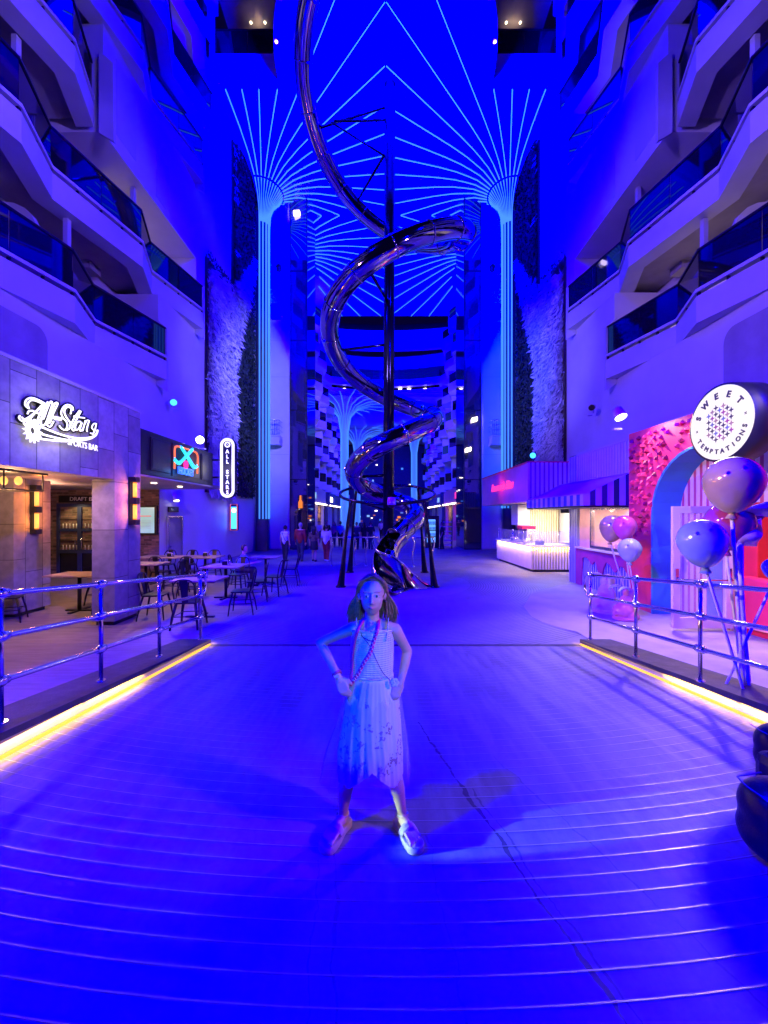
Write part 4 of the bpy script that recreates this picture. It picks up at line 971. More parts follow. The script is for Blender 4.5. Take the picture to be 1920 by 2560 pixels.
for x, y, r_, lb in ((-6.75, 11.55, 0, 'dark metal chair with its back to us, left end of the long table'), (-5.85, 11.55, 4, 'dark metal chair with its back to us, right end of the long table'),
    (-7.5, 13.15, 180, 'dark metal chair behind the long table, nearest the menu screen'), (-6.75, 13.15, 176, 'dark metal chair behind the long table, middle of its far side'), (-5.95, 13.15, 184, 'dark metal chair behind the long table, right end of its far side'),
    (-3.85, 7.55, 6, 'dark metal chair with its back to us, nearest the railing end post'), (-4.9, 8.2, -80, 'dark metal chair at the left side of the railing-end table'),
    (-3.3, 9.85, 105, 'dark metal chair right of the middle table, turned towards it'), (-5.15, 10.2, -95, 'dark metal chair left of the middle table'), (-4.2, 10.95, 170, 'dark metal chair behind the middle table'),
    (-3.05, 10.6, 75, 'dark metal chair standing farthest out on the blue deck'), (-3.0, 12.1, 95, 'dark metal chair facing the seated man'), (-3.2, 8.6, 100, 'dark metal chair at the right side of the railing-end table'),
    (-7.75, 7.9, -60, 'dark metal chair inside the bar, left of the table by the inner pillar'), (-7.0, 9.5, 175, 'dark metal chair inside the bar, behind the table by the inner pillar'), (-6.2, 8.7, 85, 'dark metal chair just behind the corner pillar'), (-5.85, 10.7, 85, 'dark metal chair right of the table behind the corner pillar')):
    place_chair(x, y, r_, lb)
for x, y, z_, lb in ((-6.9, 12.3, .866, 'dark napkin holder on the left half of the long table'), (-5.8, 12.4, .866, 'dark napkin holder on the right half of the long table'), (-4.25, 10.2, .866, 'dark napkin holder on the middle table'), (-3.95, 8.25, .846, 'dark napkin holder on the table nearest the railing end')):
    z0_ = z_+max(0, side_z(y)-.006); nh = thing('napkin_holder', lb, 'napkin holder', (x, y, z0_), 'napkin holders on the bar tables')
    m = MB(); m.box(x-.07, x+.07, y-.035, y+.035, z0_, z0_+.015); m.box(x-.07, x+.07, y-.035, y-.03, z0_+.015, z0_+.11); m.box(x-.07, x+.07, y+.03, y+.035, z0_+.015, z0_+.11); m.build('holder', 'gunmetal', nh)
    m = MB(); m.box(x-.065, x+.065, y-.025, y+.025, z0_+.0155, z0_+.13); m.build('napkins', 'canvas', nh)
    m = MB(); m.cyl((x+.12, y, z0_), (x+.12, y, z0_+.12), .022, n=10); m.sph((x+.12, y, z0_+.13), .018, 8, 6); m.build('shaker', 'brushed', nh)
# ------------------------------------------------------------------ sweet shop (right): pink front with arch
shop = thing('sweet_shop', 'hot pink sweet shop front with teal arch and candy striped wall', 'shop', (5.9, 7, 0))
def arch(y0, y1, zt, r, n=8, zb=-.05):
    p = [(y0, zb), (y0, zt-r)]+[(y0+r-r*math.cos(R(90*k/n)), zt-r+r*math.sin(R(90*k/n))) for k in range(1, n+1)]
    return p+[(y1-r+r*math.sin(R(90*k/n)), zt-r+r*math.cos(R(90*k/n))) for k in range(0, n)]+[(y1, zt-r), (y1, zb)]
fX = lambda a, b, d: Vector((d, a, b))
AR = arch(4.88, 8.52, 3.52, 1.3)
m = MB(); m.prism([(2.5, -.05), (2.5, 4.15), (9.33, 4.15), (9.33, -.05)]+AR[::-1], fX, 5.9, 6.08); m.build('facade', 'hot_pink', shop)
m = MB(); a_ = arch(4.91, 8.49, 3.49, 1.29); b_ = arch(4.86, 8.54, 3.54, 1.34)
n = len(a_); m.add([(5.89, *q) for q in a_]+[(5.89, *q) for q in b_]+[(6.5, *q) for q in a_]+[(6.5, *q) for q in b_],
    [f for i in range(n-1) for f in ((i, i+1, n+i+1, n+i), (i, 2*n+i, 2*n+i+1, i+1), (n+i, n+i+1, 3*n+i+1, 3*n+i))]); m.build('arch_reveal', 'teal', shop)
m = MB(); m.prism([(2.5, 2.42), (2.5, 4.1), (9.3, 4.1), (9.3, -.05), (7.22, -.05), (7.22, 2.42)], fX, 6.5, 6.62); m.build('striped_wall', 'stripe_pink', shop)
m = MB(); m.box(6.62, 9.5, 8.4, 8.5, 0, 3.0); m.box(6.62, 9.5, 2.5, 8.39, 2.9, 3.0); m.build('inner_wall', 'coral_red', shop)
m = MB(); m.box(6.66, 7.1, 7.3, 7.42, .0, 1.75); m.box(6.66, 6.9, 5.2, 7.29, .0, 1.05); m.build('pink_counter', 'coral_red', shop, bev=.05)
m = MB(); m.quad((6.5, 2.5, side_z(2.5)+.02), (9.5, 2.5, side_z(2.5)+.02), (9.5, 8.4, .03), (6.5, 8.4, .03)); m.build('shop_floor', 'salmon', shop)
lamp('AREA', 'shop_room_glow', (7.8, 6.6, 2.8), (7.8, 6.6, 0), 70, (1, .55, .5), .8)
# relief studs on the pink front
sm_ = MB(); sm_.add([(0, -.07, -.04), (0, .07, -.04), (0, .0, .08), (-.13, -.03, -.03), (-.05, .06, .05)], [(0, 2, 3), (0, 3, 1), (1, 3, 4), (1, 4, 2), (2, 4, 3), (0, 1, 2)])
rnd = random.Random(11); pos = []
tries = 0
while len(pos) < 96 and tries < 9000:
    tries += 1; y = rnd.uniform(6.6, 9.22); z = rnd.uniform(1.75, 4.02)
    if y < 8.62 and z < 3.5+.14+(0 if y < 7.2 else -1.3+math.sqrt(max(0, 1.3**2-max(0, y-7.2)**2))): continue
    if abs(y-6.24) < .5 and False: continue
    dens = .9 if y > 8.55 else .7
    if noise.noise(Vector((y*1.7, z*1.7, 3))) < -.42 or rnd.random() > dens: continue
    if any((y-a)**2+(z-b)**2 < .0175 for a, b in pos): continue
    pos.append((y, z))
stud = None
for y, z in pos:
    if stud is None: stud = sm_.build('relief_stud', 'hot_pink'); stud.parent = shop; dat_ = [stud.data, stud.data.copy(), stud.data.copy()]; dat_[1].materials[0] = M['stud_shade']; dat_[2].materials[0] = M['coral_red']  # shade painted in: some studs get a darker copy of the pink
    else: stud = stud.copy(); COL.objects.link(stud)
    stud.data = rnd.choice([dat_[0], dat_[0], dat_[1], dat_[2]]); stud.scale = [rnd.uniform(.7, .95)]*3; stud.location = Vector((5.898, y, z))-wl(shop); stud.rotation_euler = (R(rnd.uniform(-25, 25)), 0, 0)
# door leaf standing open across the arch
dl = thing('glass_door', 'white framed glass door standing open in the teal arch', 'door', (5.9, 7.2, .08))
zb, zt, xa, xb, yd = .08, 2.36, 5.36, 6.48, 7.2
m = MB(); m.box(xa, xa+.13, yd-.03, yd+.03, zb, zt); m.box(xb-.13, xb, yd-.03, yd+.03, zb, zt); m.box(xa+.13, xb-.13, yd-.03, yd+.03, zb, zb+.2); m.box(xa+.13, xb-.13, yd-.03, yd+.03, zt-.13, zt); m.build('door_frame', 'cream', dl)
mg, ng, pg = nodes('clear_glass'); pg.inputs['Base Color'].default_value = (.9, .95, .97, 1); pg.inputs['Roughness'].default_value = .02; pg.inputs['Alpha'].default_value = .14
vg = coords(ng)[0]; fg = noise_(ng, vg, 2); rg = N(ng, 'ShaderNodeMapRange'); ng.links.new(fg, rg.inputs[0]); rg.inputs[3].default_value = .1; rg.inputs[4].default_value = .18; ng.links.new(rg.outputs[0], pg.inputs['Alpha']); M['clear_glass'] = mg
m = MB(); m.box(xa+.13, xb-.13, yd-.006, yd+.006, zb+.2, zt-.13); m.build('pane', 'clear_glass', dl)
m = MB(); m.tube([(xa+.07, yd-.04, 1.03), (xa+.07, yd-.11, 1.0), (xb-.07, yd-.11, .99), (xb-.07, yd-.04, 1.03)], .016, 7); m.build('push_bar', 'chrome', dl)
for x in (xa+.065, xb-.065):
    m = MB(); m.box(x-.03, x+.03, yd-.045, yd-.031, .95, 1.2); m.build('lock_plate', 'brushed', dl)
m = MB(); m.box(xb-.36, xb-.2, yd-.01, yd-.007, 1.45, 1.72); m.build('notice', 'canvas', dl)
m = MB(); m.box(xb-.42, xb-.13, yd+.05, yd+.06, zb+.02, 2.2); m.build('tinted_strip', 'teal', dl)
# round light-box sign
RC, RXF, RR = Vector((5.42, 6.24, 3.69)), 5.42, .605
rs = thing('round_sign', 'round white-lit sign reading SWEET TEMPTATIONS on the pink front', 'sign', RC)
m = MB(); m.lathe([(0, 0), (RR+.02, 0), (RR+.02, .42), (RR-.03, .44), (0, .44)], (0, 0, 0), 56)
rot = Matrix(((0, 0, 1), (1, 0, 0), (0, 1, 0)))
m.v = [RC+Vector((q.z+.004, q.x, q.y)) for q in m.v]; m.build('drum', 'black', rs)
m = MB(); m.lathe([(0, 0), (RR-.012, 0)], (0, 0, 0), 56); m.v = [RC+Vector((0, q.x, q.y)) for q in m.v]; m.build('lit_face', 'sign_face', rs)
def clock(phi, r): a = R(phi); return Vector((RXF-.004, RC.y-r*math.sin(a), RC.z+r*math.cos(a)))
for ch, ph in zip('SWEET', (-68, -38, -8, 22, 53)):
    a = R(ph); text('letter', ch, .135, 'ink', rs, frame(clock(ph, .445), (0, -math.cos(a), -math.sin(a)), (0, -math.sin(a), math.cos(a))), .003, bevel=.006)
for i, ch in enumerate('TEMPTATIONS'):
    ph = -120-13.2*i; a = R(ph); text('letter', ch, .105, 'ink', rs, frame(clock(ph, .465), (0, math.cos(a), math.sin(a)), (0, math.sin(a), -math.cos(a))), .003, bevel=.0035)
for ph in (-97, 84):
    a = R(ph+45); text('cross_mark', '+', .1, 'ink', rs, frame(clock(ph, .45), (0, -math.cos(a), -math.sin(a)), (0, -math.sin(a), math.cos(a))), .003)
grp = {k: MB() for k in ('ink', 'ink_gold', 'ink_rose', 'ink_teal')}
for i in range(-4, 5):
    for j in range(-6, 7):
        if (i+j) % 2: continue
        y, z = i*.07, j*.052
        if y*y+z*z > .275**2: continue
        st = []
        for k in range(8):
            r = .055 if k % 2 == 0 else .02; st.append(Vector((RXF-.005, RC.y+y+r*math.cos(R(45*k)), RC.z+z+r*math.sin(R(45*k)))))
        key = ('ink', 'ink_rose', 'ink', 'ink_gold', 'ink_teal')[(i*2+j+20) % 5]; grp[key].add(st, [range(8)])
for k, mb_ in grp.items(): mb_.build('star_pattern', k, rs, fix=False)
lamp('AREA', 'round_sign_glow', (5.3, 6.24, 3.69), (0, 6.2, 2.5), 16, (1, .95, .82), .9)
floodlight((5.35, 8.75, 4.42), (5.86, 7.4, 1.6), 'white_plastic', 'bright round floodlight above the pink front near the striped parapet', .13, 150, (1, .66, .5))
lamp('SPOT', 'shop_paving_fill', (5.6, 7.6, 4.3), (4.4, 5.4, .2), 720, (1, .6, .4), .12, 95, .8)  # unseen lamp added for warm light on the paving
lamp('SPOT', 'arch_spot', (4.6, 4.0, 5.5), (6.5, 6.9, 2.0), 260, (1, .72, .66), .04, 34, .12)
# ------------------------------------------------------------------ window kiosk with awning
kk = thing('window_kiosk', 'striped serving kiosk with magenta drip panel and bright window', 'kiosk', (6.15, 11, 0))
KX = 6.15
m = MB(); m.box(KX, 6.24, 9.36, 12.2, 2.42, 2.8); m.box(KX, 6.24, 11.55, 12.2, 1.2, 2.419); m.box(KX, 6.24, 9.36, 9.6, 1.2, 2.419); m.build('salmon_wall', 'salmon', kk)
m = MB(); m.box(KX, 6.24, 9.36, 12.2, 0, 1.15); m.box(KX-.02, 8, 12.35, 12.85, 0, 4.13); m.build('striped_panel', 'stripe_blue', kk)
dr_ = [(9.36, 1.15)]; yv = 9.36; rnd = random.Random(4); k = 0
for yv, zv in ((9.36, .78), (9.6, .6), (9.85, .82), (10.05, .84), (10.25, .66), (10.5, .83), (10.7, .84), (10.95, .42), (11.2, .82), (11.4, .72), (11.6, .86), (11.75, .9), (11.95, .86), (12.0, .0), (12.34, 0), (12.34, 1.15)): dr_.append((yv, zv))
sm2 = catmull([(a, b, 0) for a, b in dr_[1:14]], 4); dr2 = [(9.36, 1.15)]+[(q.x, q.y) for q in sm2]+[(12.02, 0), (12.34, 0), (12.34, 1.15)]
m = MB(); m.prism(dr2, fX, KX-.05, KX-.008); m.build('drip_panel', 'magenta', kk)
m = MB(); m.box(KX-.12, KX+.1, 9.36, 12.3, 1.15, 1.2); m.build('sill', 'cream', kk)
m = MB(); 
for a, b, c, d in ((9.6, 9.68, 1.21, 2.419), (11.47, 11.55, 1.21, 2.419), (9.68, 11.47, 1.21, 1.29), (9.68, 11.47, 2.34, 2.419)): m.box(KX-.02, KX+.08, a, b, c, d)
m.build('window_frame', 'brushed', kk); m = MB(); m.box(KX+.03, KX+.04, 9.68, 11.47, 1.29, 2.34); m.build('pane', 'clear_glass', kk)
m = MB(); m.box(6.95, 7.0, 9.2, 12.2, 1.0, 2.7); m.box(6.24, 6.949, 11.56, 11.6, 1.0, 2.7); m.box(6.24, 6.949, 9.4, 11.559, 2.5, 2.55); m.box(6.24, 6.949, 9.4, 11.559, 1.15, 1.2); m.build('inner_wall', 'salmon', kk)
m = MB(); m.box(KX, 6.23, 9.36, 12.34, 2.801, 4.08); m.build('parapet', 'rib_white', kk); m = MB(); m.box(KX-.02, 6.3, 9.36, 12.86, 4.081, 4.13); m.build('coping', 'pale_steel', kk)
m = MB(); m.box(6.25, 8, 9.36, 12.34, 2.801, 2.9); m.build('roof', 'soffit', kk)
lamp('AREA', 'kiosk_glow', (6.6, 10.6, 2.45), (6.6, 10.6, 1), 26, (1, .82, .66), .6)
for y, c in ((10.0, 'pink_sign'), (10.3, 'cream'), (10.75, 'pink_sign'), (11.1, 'salmon')):
    t_ = thing('candy_tub', {10.0: 'pink candy tub nearest the facade inside the kiosk window', 10.3: 'cream candy tub inside the kiosk window', 10.75: 'pink candy tub in the middle of the kiosk window', 11.1: 'salmon candy tub at the far end of the kiosk window'}[y], 'tub', (6.5, y, 1.2), 'candy tubs in the kiosk window')
    m = MB(); m.lathe([(0, 0), (.07, 0), (.09, .16), (.085, .165), (0, .15)], (6.5, y, 1.2), 14); m.build('tub', c, t_); m = MB(); m.sph((6.5, y, 1.36), (.08, .08, .05)); m.build('sweets', 'bow_lilac', t_)
for y in (10.3, 11.3, 12.2): lamp('SPOT', 'awning_fill', (5.35, y, 2.36), (6.3, y, 1.5), 34, (1, .72, .62), .05, 120, .7)  # unseen lamps added under the awning to brighten the kiosk wall
aw = thing('awning', 'navy and white striped awning over the kiosk window', 'awning', (5.6, 11.5, 2.5))
ax0, ax1, ay0, ay1, az0, az1, azt = 5.0, KX-.003, 9.72, 13.6, 2.44, 2.72, 3.26
m = MB(); m.grid(lambda u, v: Vector((ax0+(ax1-ax0)*u, ay0+(ay1-ay0)*v, az1+(azt-az1)*u-.05*math.sin(math.pi*u)-.008*abs(math.sin(v*18)))), 10, 60); m.build('canopy', 'canvas', aw, fix=False, solid=.012)
m = MB(); m.box(ax0-.012, ax0, ay0, ay1, az0, az1); m.build('valance', 'stripe_awning_y', aw)
m = MB(); m.prism([(ax0, az0), (ax1, az0), (ax1, azt-.01), (ax0, az1-.01)], lambda a, b, d: Vector((a, d, b)), ay0-.012, ay0-.001); m.build('end_panel', 'stripe_awning_x', aw)
m = MB(); m.box(ax0, ax1, ay0+.001, ay1, az0-.05, az0-.003); m.build('frame', 'dark_frame', aw)
ex2 = thing('hanging_sign', 'small dark arrow sign hanging under the striped awning', 'sign', (6.2, 13.3, 2.3)); m = MB(); m.box(6.1, 6.5, 13.38, 13.42, 2.26, 2.44); m.build('plate', 'dark_frame', ex2); text('arrow', '>', .14, 'pale_steel', ex2, frame((6.38, 13.375, 2.35), *XZ), .003)
# ------------------------------------------------------------------ bites stall
st_ = thing('bites_stall', 'pink sign box stall with lit counter reading Promenade Bites', 'food stall', (6, 16, 0))
m = MB(); m.box(5.35, 5.42, 14.46, 21.3, 2.7, 4.16); m.build('sign_panel', 'pink_sign', st_)
m = MB(); m.box(5.421, 8, 14.46, 14.54, 2.7, 4.16); m.build('striped_panel', 'stripe_pink_x', st_)
m = MB(); m.box(5.42, 8, 14.54, 21.3, 2.7, 2.75); m.build('soffit', 'cream', st_)
m = MB(); m.box(5.32, 8, 14.43, 14.56, 4.161, 4.21)
m.box(5.32, 5.45, 14.561, 21.3, 4.161, 4.21); m.build('trim', 'coral_red', st_)
for k in range(34):
    m = MB(); m.cyl((5.36, 14.7+.2*k, 4.235), (5.5, 14.7+.2*k, 4.235), .07, n=8) if False else None
text('neon_script', 'Promenade Bites', .5, 'neon_pink', st_, frame((5.335, 17.75, 3.5), *nYZ), .012, 3.3, shear=.35, bevel=.012)
lamp('POINT', 'script_pink_glow', (5.0, 17.75, 3.5), None, 14, (1, .05, .4), .2)
out_ = [(5.62, 14.75), (5.42, 18.7), (6.2, 18.7), (6.25, 15.6), (7.98, 15.6), (7.98, 14.75)]
fz = lambda a, b, d: Vector((a, b, d))
ins = [(5.7, 14.83), (5.5, 18.62), (6.15, 18.62), (6.2, 15.55), (7.95, 15.55), (7.95, 14.83)]
m = MB(); m.prism(ins, fz, 0, .1); m.build('plinth', 'black', st_)
m = MB(); m.quad((5.62, 14.75, .1), (7.98, 14.75, .1), (7.98, 14.75, .96), (5.62, 14.75, .96)); m.build('counter_front', 'rib_cream', st_, solid=.03)
m = MB(); m.quad((5.61, 14.78, .1), (5.42, 18.7, .1), (5.42, 18.7, .96), (5.61, 14.78, .96)); m.build('counter_side', 'cream', st_, solid=.03)
m = MB(); m.prism([(5.54, 14.66), (5.34, 18.75), (6.3, 18.75), (6.35, 15.7), (7.99, 15.7), (7.99, 14.66)], fz, .99, 1.03); m.build('countertop', 'white_plastic', st_, bev=.006)
m = MB(); m.tube([(5.4, 18.7, .965), (5.59, 14.72, .965), (7.98, 14.72, .965)], .012, 6); m.build('led_strip', 'led_counter', st_)
for p_a, p_b, en in (((5.6, 14.69, .955), (7.95, 14.69, .955), 26), ((5.33, 18.6, .955), (5.54, 14.75, .955), 34)):
    p_a, p_b = Vector(p_a), Vector(p_b); l_ = bpy.data.lights.new('counter_led_glow', 'AREA'); l_.shape = 'RECTANGLE'; l_.size = (p_b-p_a).length; l_.size_y = .02; l_.energy = en; l_.color = (1, .68, .1)
    lo = bpy.data.objects.new('counter_led_glow', l_); COL.objects.link(lo); lo.location = (p_a+p_b)/2; xv = (p_b-p_a).normalized(); inw = Vector((-xv.y, xv.x, 0)); zv = (Vector((0, 0, .9))-inw*.45).normalized(); yv = zv.cross(xv)
    lo.rotation_euler = Matrix(((xv.x, yv.x, zv.x), (xv.y, yv.y, zv.y), (xv.z, yv.z, zv.z))).to_euler()
m = MB(); m.box(6.5, 7.98, 17.7, 17.8, 0, 2.69); m.build('slat_wall', 'rib_cream', st_)
m = MB(); m.box(6.0, 6.49, 17.5, 18.4, 1.72, 2.69); m.box(6.491, 6.6, 17.55, 17.69, 1.72, 2.69); m.build('bulkhead', 'pale_steel', st_, bev=.03)
for x in (6.78, 7.1, 7.42, 7.74): lamp('SPOT', 'wall_washer', (x, 17.5, 2.66), (x, 17.69, 1.4), 9, (1, .86, .55), .02, 60, .4)
lamp('AREA', 'stall_glow', (6.9, 16.3, 2.6), (6.9, 16.3, 0), 150, (1, .9, .72), 1.0)
lamp('SPOT', 'stall_floor_glow', (5.0, 14.2, 2.66), (5.5, 15.6, 0.3), 300, (1, .6, .25), .1, 120, .8)
gd = thing('sneeze_guard', 'clear glass food guard standing on the bites counter', 'glass guard', (5.8, 16, 1.03))
m = MB(); m.box(5.62, 7.5, 14.82, 14.83, 1.04, 1.55); m.build('pane', 'clear_glass', gd); m = MB(); m.box(5.62, 7.5, 14.82, 15.25, 1.551, 1.56); m.build('shelf_pane', 'clear_glass', gd)
m = MB(); m.add([(5.6, 14.9, 1.04), (5.42, 18.5, 1.04), (5.42, 18.5, 1.55), (5.6, 14.9, 1.55)], [(0, 1, 2, 3)]); m.build('pane', 'clear_glass', gd, solid=.01)
for x, y in ((5.62, 14.85), (6.7, 14.85), (5.43, 18.5), (5.52, 16.7)):
    m = MB(); m.cyl((x, y, 1.03), (x, y, 1.58), .013, n=8); m.build('upright', 'chrome', gd)
fw = thing('food_warmer', 'food warmer with red top lit inside on the counter', 'food warmer', (6.0, 16.4, 1.03)); m = MB(); m.box(5.75, 6.25, 16.1, 16.7, 1.03, 1.1); m.build('base', 'brushed', fw); m = MB(); m.box(5.72, 6.28, 16.05, 16.75, 1.6, 1.74); m.build('red_top', 'coral_red', fw, bev=.02)
for x, y in ((5.76, 16.12), (6.24, 16.12), (5.76, 16.68), (6.24, 16.68)):
    m = MB(); m.cyl((x, y, 1.1), (x, y, 1.6), .012, n=6); m.build('upright', 'brushed', fw)
for k in range(4):
    m = MB(); m.sph((5.85+.1*k, 16.35+.05*(k % 2), 1.14), (.06, .05, .04), 10, 6); m.build('pastry', 'table_wood', fw)
lamp('POINT', 'warmer_glow', (6.0, 16.4, 1.5), None, 5, (1, .85, .6), .05)
ck = thing('cake_dome', 'round cake dome on a dark stand, nearest counter corner', 'cake dome', (6.05, 15.1, 1.03)); m = MB(); m.cyl((6.05, 15.1, 1.03), (6.05, 15.1, 1.17), .17, n=18); m.build('stand', 'navy', ck); m = MB(); m.lathe([(.2, 1.17), (.2, 1.3), (.15, 1.4), (0, 1.45)], (6.05, 15.1, 0), 20); m.build('dome', 'clear_glass', ck); m = MB(); m.cyl((6.05, 15.1, 1.172), (6.05, 15.1, 1.25), .13, n=16); m.build('cake', 'cream', ck)
pt = thing('tray_stack', 'stack of pale trays on the right of the counter', 'trays', (7.2, 15.2, 1.03)); m = MB()
for k in range(4): m.box(7.0, 7.45, 15.0, 15.4, 1.031+.025*k, 1.048+.025*k)
m.build('trays', 'canvas', pt)
for i, (y, c, lb) in enumerate(((17.3, 'navy', 'dark round food pot at the far end of the counter'), (17.0, 'brushed', 'steel food tub beside the dark pot'), (15.7, 'white_plastic', 'white container between warmer and cake dome'))):
    t_ = thing('food_tub', lb, 'food tub', (5.75, y, 1.03), 'food tubs on the bites counter'); m = MB(); m.lathe([(0, 0), (.12, 0), (.14, .14), (.13, .15), (0, .13)], (5.75, y, 1.032), 16); m.build('tub', c, t_); m = MB(); m.lathe([(0, .15), (.145, .15), (.14, .17), (.02, .18), (.02, .21), (0, .215)], (5.75, y, 1.032), 16); m.build('lid', 'chrome', t_)
# ------------------------------------------------------------------ giant balloons on poles
def balloon(c, r, mtl, foot, label, tilt=(0, 0), group='giant balloons beside the shop', sr=.013):
    root = thing('balloon', label, 'balloon', foot, group)
    c = Vector(c); prof = []
    for k in range(25):
        t = math.pi*k/24; rr = math.sin(t)*(1-.0*t); z = math.cos(t)
        if z < 0: z *= 1.12+.16*(-z); rr *= 1-.1*abs(z)
        prof.append((max(rr, .0)*r, z*r))
    q = Matrix.Rotation(tilt[0], 3, 'X') @ Matrix.Rotation(tilt[1], 3, 'Y')
    m = MB(); m.lathe(prof, (0, 0, 0), 32); m.v = [c+q @ p for p in m.v]; m.build('skin', mtl, root)
    kn = c+q @ Vector((0, 0, -1.28*r)); m = MB(); m.lathe([(.02, .05), (.03, .0), (.055, -.05), (.04, -.055), (0, -.03)], (0, 0, 0), 12); m.v = [kn+q @ p for p in m.v]; m.build('knot', mtl, root)
    m = MB(); m.tube(catmull([kn, kn.lerp(Vector(foot), .5)+Vector((0, 0, 0)), foot], 4), sr, 8); m.build('pole', 'white_plastic', root)
fz1 = slab_z(4.05)-.07
balloon(W(1833, 1205, 4.05), .262, 'balloon_gold', (3.8, 4.08, fz1), 'big dull gold balloon under the round sign', (0, .05), sr=.017)
balloon(W(1755, 1352, 4.0), .222, 'balloon_blue', (3.72, 3.98, fz1), 'big blue balloon in front of the open glass door', (0, -.12), sr=.014)
balloon(W(1822, 1310, 4.35), .24, 'balloon_purple', (3.9, 4.2, fz1), 'purple balloon between the gold and the blue balloons', (0, .1))
balloon(W(1935, 1420, 4.0), .1, 'balloon_blue', (3.65, 4.15, fz1), 'blue balloon cut off by the right picture edge')
balloon(W(1531, 1318, 8.6), .265, 'balloon_gold', (5.35, 8.35, .02), 'small olive gold balloon by the kiosk window', (0, .15), sr=.014)
balloon(W(1562, 1316, 8.3), .235, 'balloon_pink', (5.4, 8.4, .02), 'pink balloon by the kiosk window', (0, .0), sr=.014)
balloon(W(1574, 1372, 8.05), .225, 'balloon_mint', (5.42, 8.3, .02), 'mint balloon below the pink balloon', (0, .0), sr=.014)
bow = thing('giant_bow', 'giant lilac bow sculpture with dark folds beside the gold balloon', 'bow sculpture', W(1890, 1300, 4.2))
def petal(c0, c1, c2, c3, bulge_):
    A0, A1, A2, A3 = [Vector(q) for q in (c0, c1, c2, c3)]
    return lambda u, v: A0.lerp(A1, u).lerp(A3.lerp(A2, u), v)+Vector((0, -bulge_*math.sin(math.pi*v)*math.sin(math.pi*u*.9+.15), 0))
m = MB(); m.grid(petal(W(1842, 1276, 4.2), W(1970, 1240, 4.0), W(1970, 1300, 4.1), W(1862, 1282, 4.25), .16), 12, 10); m.build('upper_loop', 'bow_lilac', bow, fix=False, solid=.012)
m = MB(); m.grid(petal(W(1838, 1322, 4.2), W(1902, 1296, 4.3), W(1890, 1366, 4.3), W(1842, 1362, 4.2), .14), 12, 10); m.build('lower_loop', 'bow_lilac', bow, fix=False, solid=.012)
m = MB(); m.grid(petal(W(1846, 1275, 4.45), W(1915, 1290, 4.45), W(1898, 1302, 4.45), W(1840, 1320, 4.45), .02), 8, 8); m.build('inner_fold', 'bow_dark', bow, fix=False, solid=.012)
m = MB(); m.tube(catmull([W(1848, 1280, 4.25), W(1850, 1370, 4.2), W(1852, 1500, 4.15), (3.86, 4.1, fz1)], 5), .03, 8); m.build('stem', 'white_plastic', bow)
# ------------------------------------------------------------------ glossy rabbit statues
def rabbit(base, h, mtl, ear, label, face):
    root = thing('rabbit_statue', label, 'statue', base, 'rabbit statues beside the shop'); b = Vector(base); s = h/.9
    f = Vector((math.cos(face), math.sin(face), 0)); r_ = Vector((-f.y, f.x, 0))
    def P(a, c, z): return b+(f*a+r_*c+Vector((0, 0, z)))*s
    m = MB(); m.sph(P(-.08, 0, .2), (.24*s, .22*s, .2*s), 16, 10); m.sph(P(.02, 0, .36), (.17*s, .17*s, .22*s), 16, 10); m.sph(P(.1, 0, .62), (.145*s, .13*s, .13*s), 16, 10); m.sph(P(.22, 0, .58), (.08*s, .075*s, .06*s), 12, 8)
    for c in (-.09, .09): m.cap(P(.13, c, .4), .05*s, P(.22, c, .07), .055*s); m.sph(P(.02, c*2, .1), (.17*s, .1*s, .1*s), 12, 8)
    m.sph(P(-.3, 0, .17), .07*s)
    m.cyl(P(-.03, 0, 0), P(-.03, 0, .06), .27*s, n=18)
    o = m.build('body', mtl, root); remesh(o, .014*s, 6)
    for c in (-.07, .07):
        m = MB(); m.tube(catmull([P(.03, c, .7), P(-.08, c*1.4, .78), P(-.24, c*1.9, .78), P(-.36, c*2, .7)], 5), [.03*s+.0*k for k in range(3)]+[.05*s]*9+[.035*s]*3+[.012*s], 9, flat=(.55, 1)); m.build('ear', ear, root)
rabbit((5.0, 8.75, .0), .98, 'bunny_white', 'bunny_white', 'white rabbit statue with long ears behind the pink one', R(35))
rabbit((5.02, 8.05, .02), .78, 'bunny_pink', 'bunny_mint', 'pink rabbit statue with mint ears behind the railing end', R(15))
# ------------------------------------------------------------------ dark armchair at the right picture edge
ac = thing('lounge_chair', 'dark padded lounge chair cut off by the right picture edge', 'armchair', (2.3, 2.2, ramp_z(2.2)))
zb = ramp_z(1.95)
m = MB(); m.cap((1.99, 1.98, zb+.16), .15, (3.0, 1.9, zb+.16), .15, 18); m.cap((1.99, 1.98, zb+.28), .145, (3.0, 1.9, zb+.28), .145, 18); o = m.build('near_arm', 'black_leather', ac); remesh(o, .02, 8)
m = MB(); m.cap((2.72, 2.66, zb+.1), .14, (3.4, 2.64, zb+.1), .14, 18); m.cap((2.72, 2.66, zb+.2), .14, (3.4, 2.64, zb+.2), .14, 18); o = m.build('far_arm', 'black_leather', ac); remesh(o, .02, 8)
m = MB(); m.box(2.35, 3.2, 2.16, 2.48, zb+.06, zb+.3); m.build('seat_cushion', 'black_leather', ac, bev=.06)
m = MB(); m.tube([(1.88, 1.88, zb+.385), (1.85, 1.97, zb+.4), (1.88, 2.06, zb+.39), (2.05, 2.1, zb+.385)], .004, 6); m.build('piping', 'sandal', ac)
m = MB(); m.tube([(2.62, 2.56, zb+.29), (2.59, 2.66, zb+.3), (2.62, 2.76, zb+.29)], .004, 6); m.build('piping', 'sandal', ac)
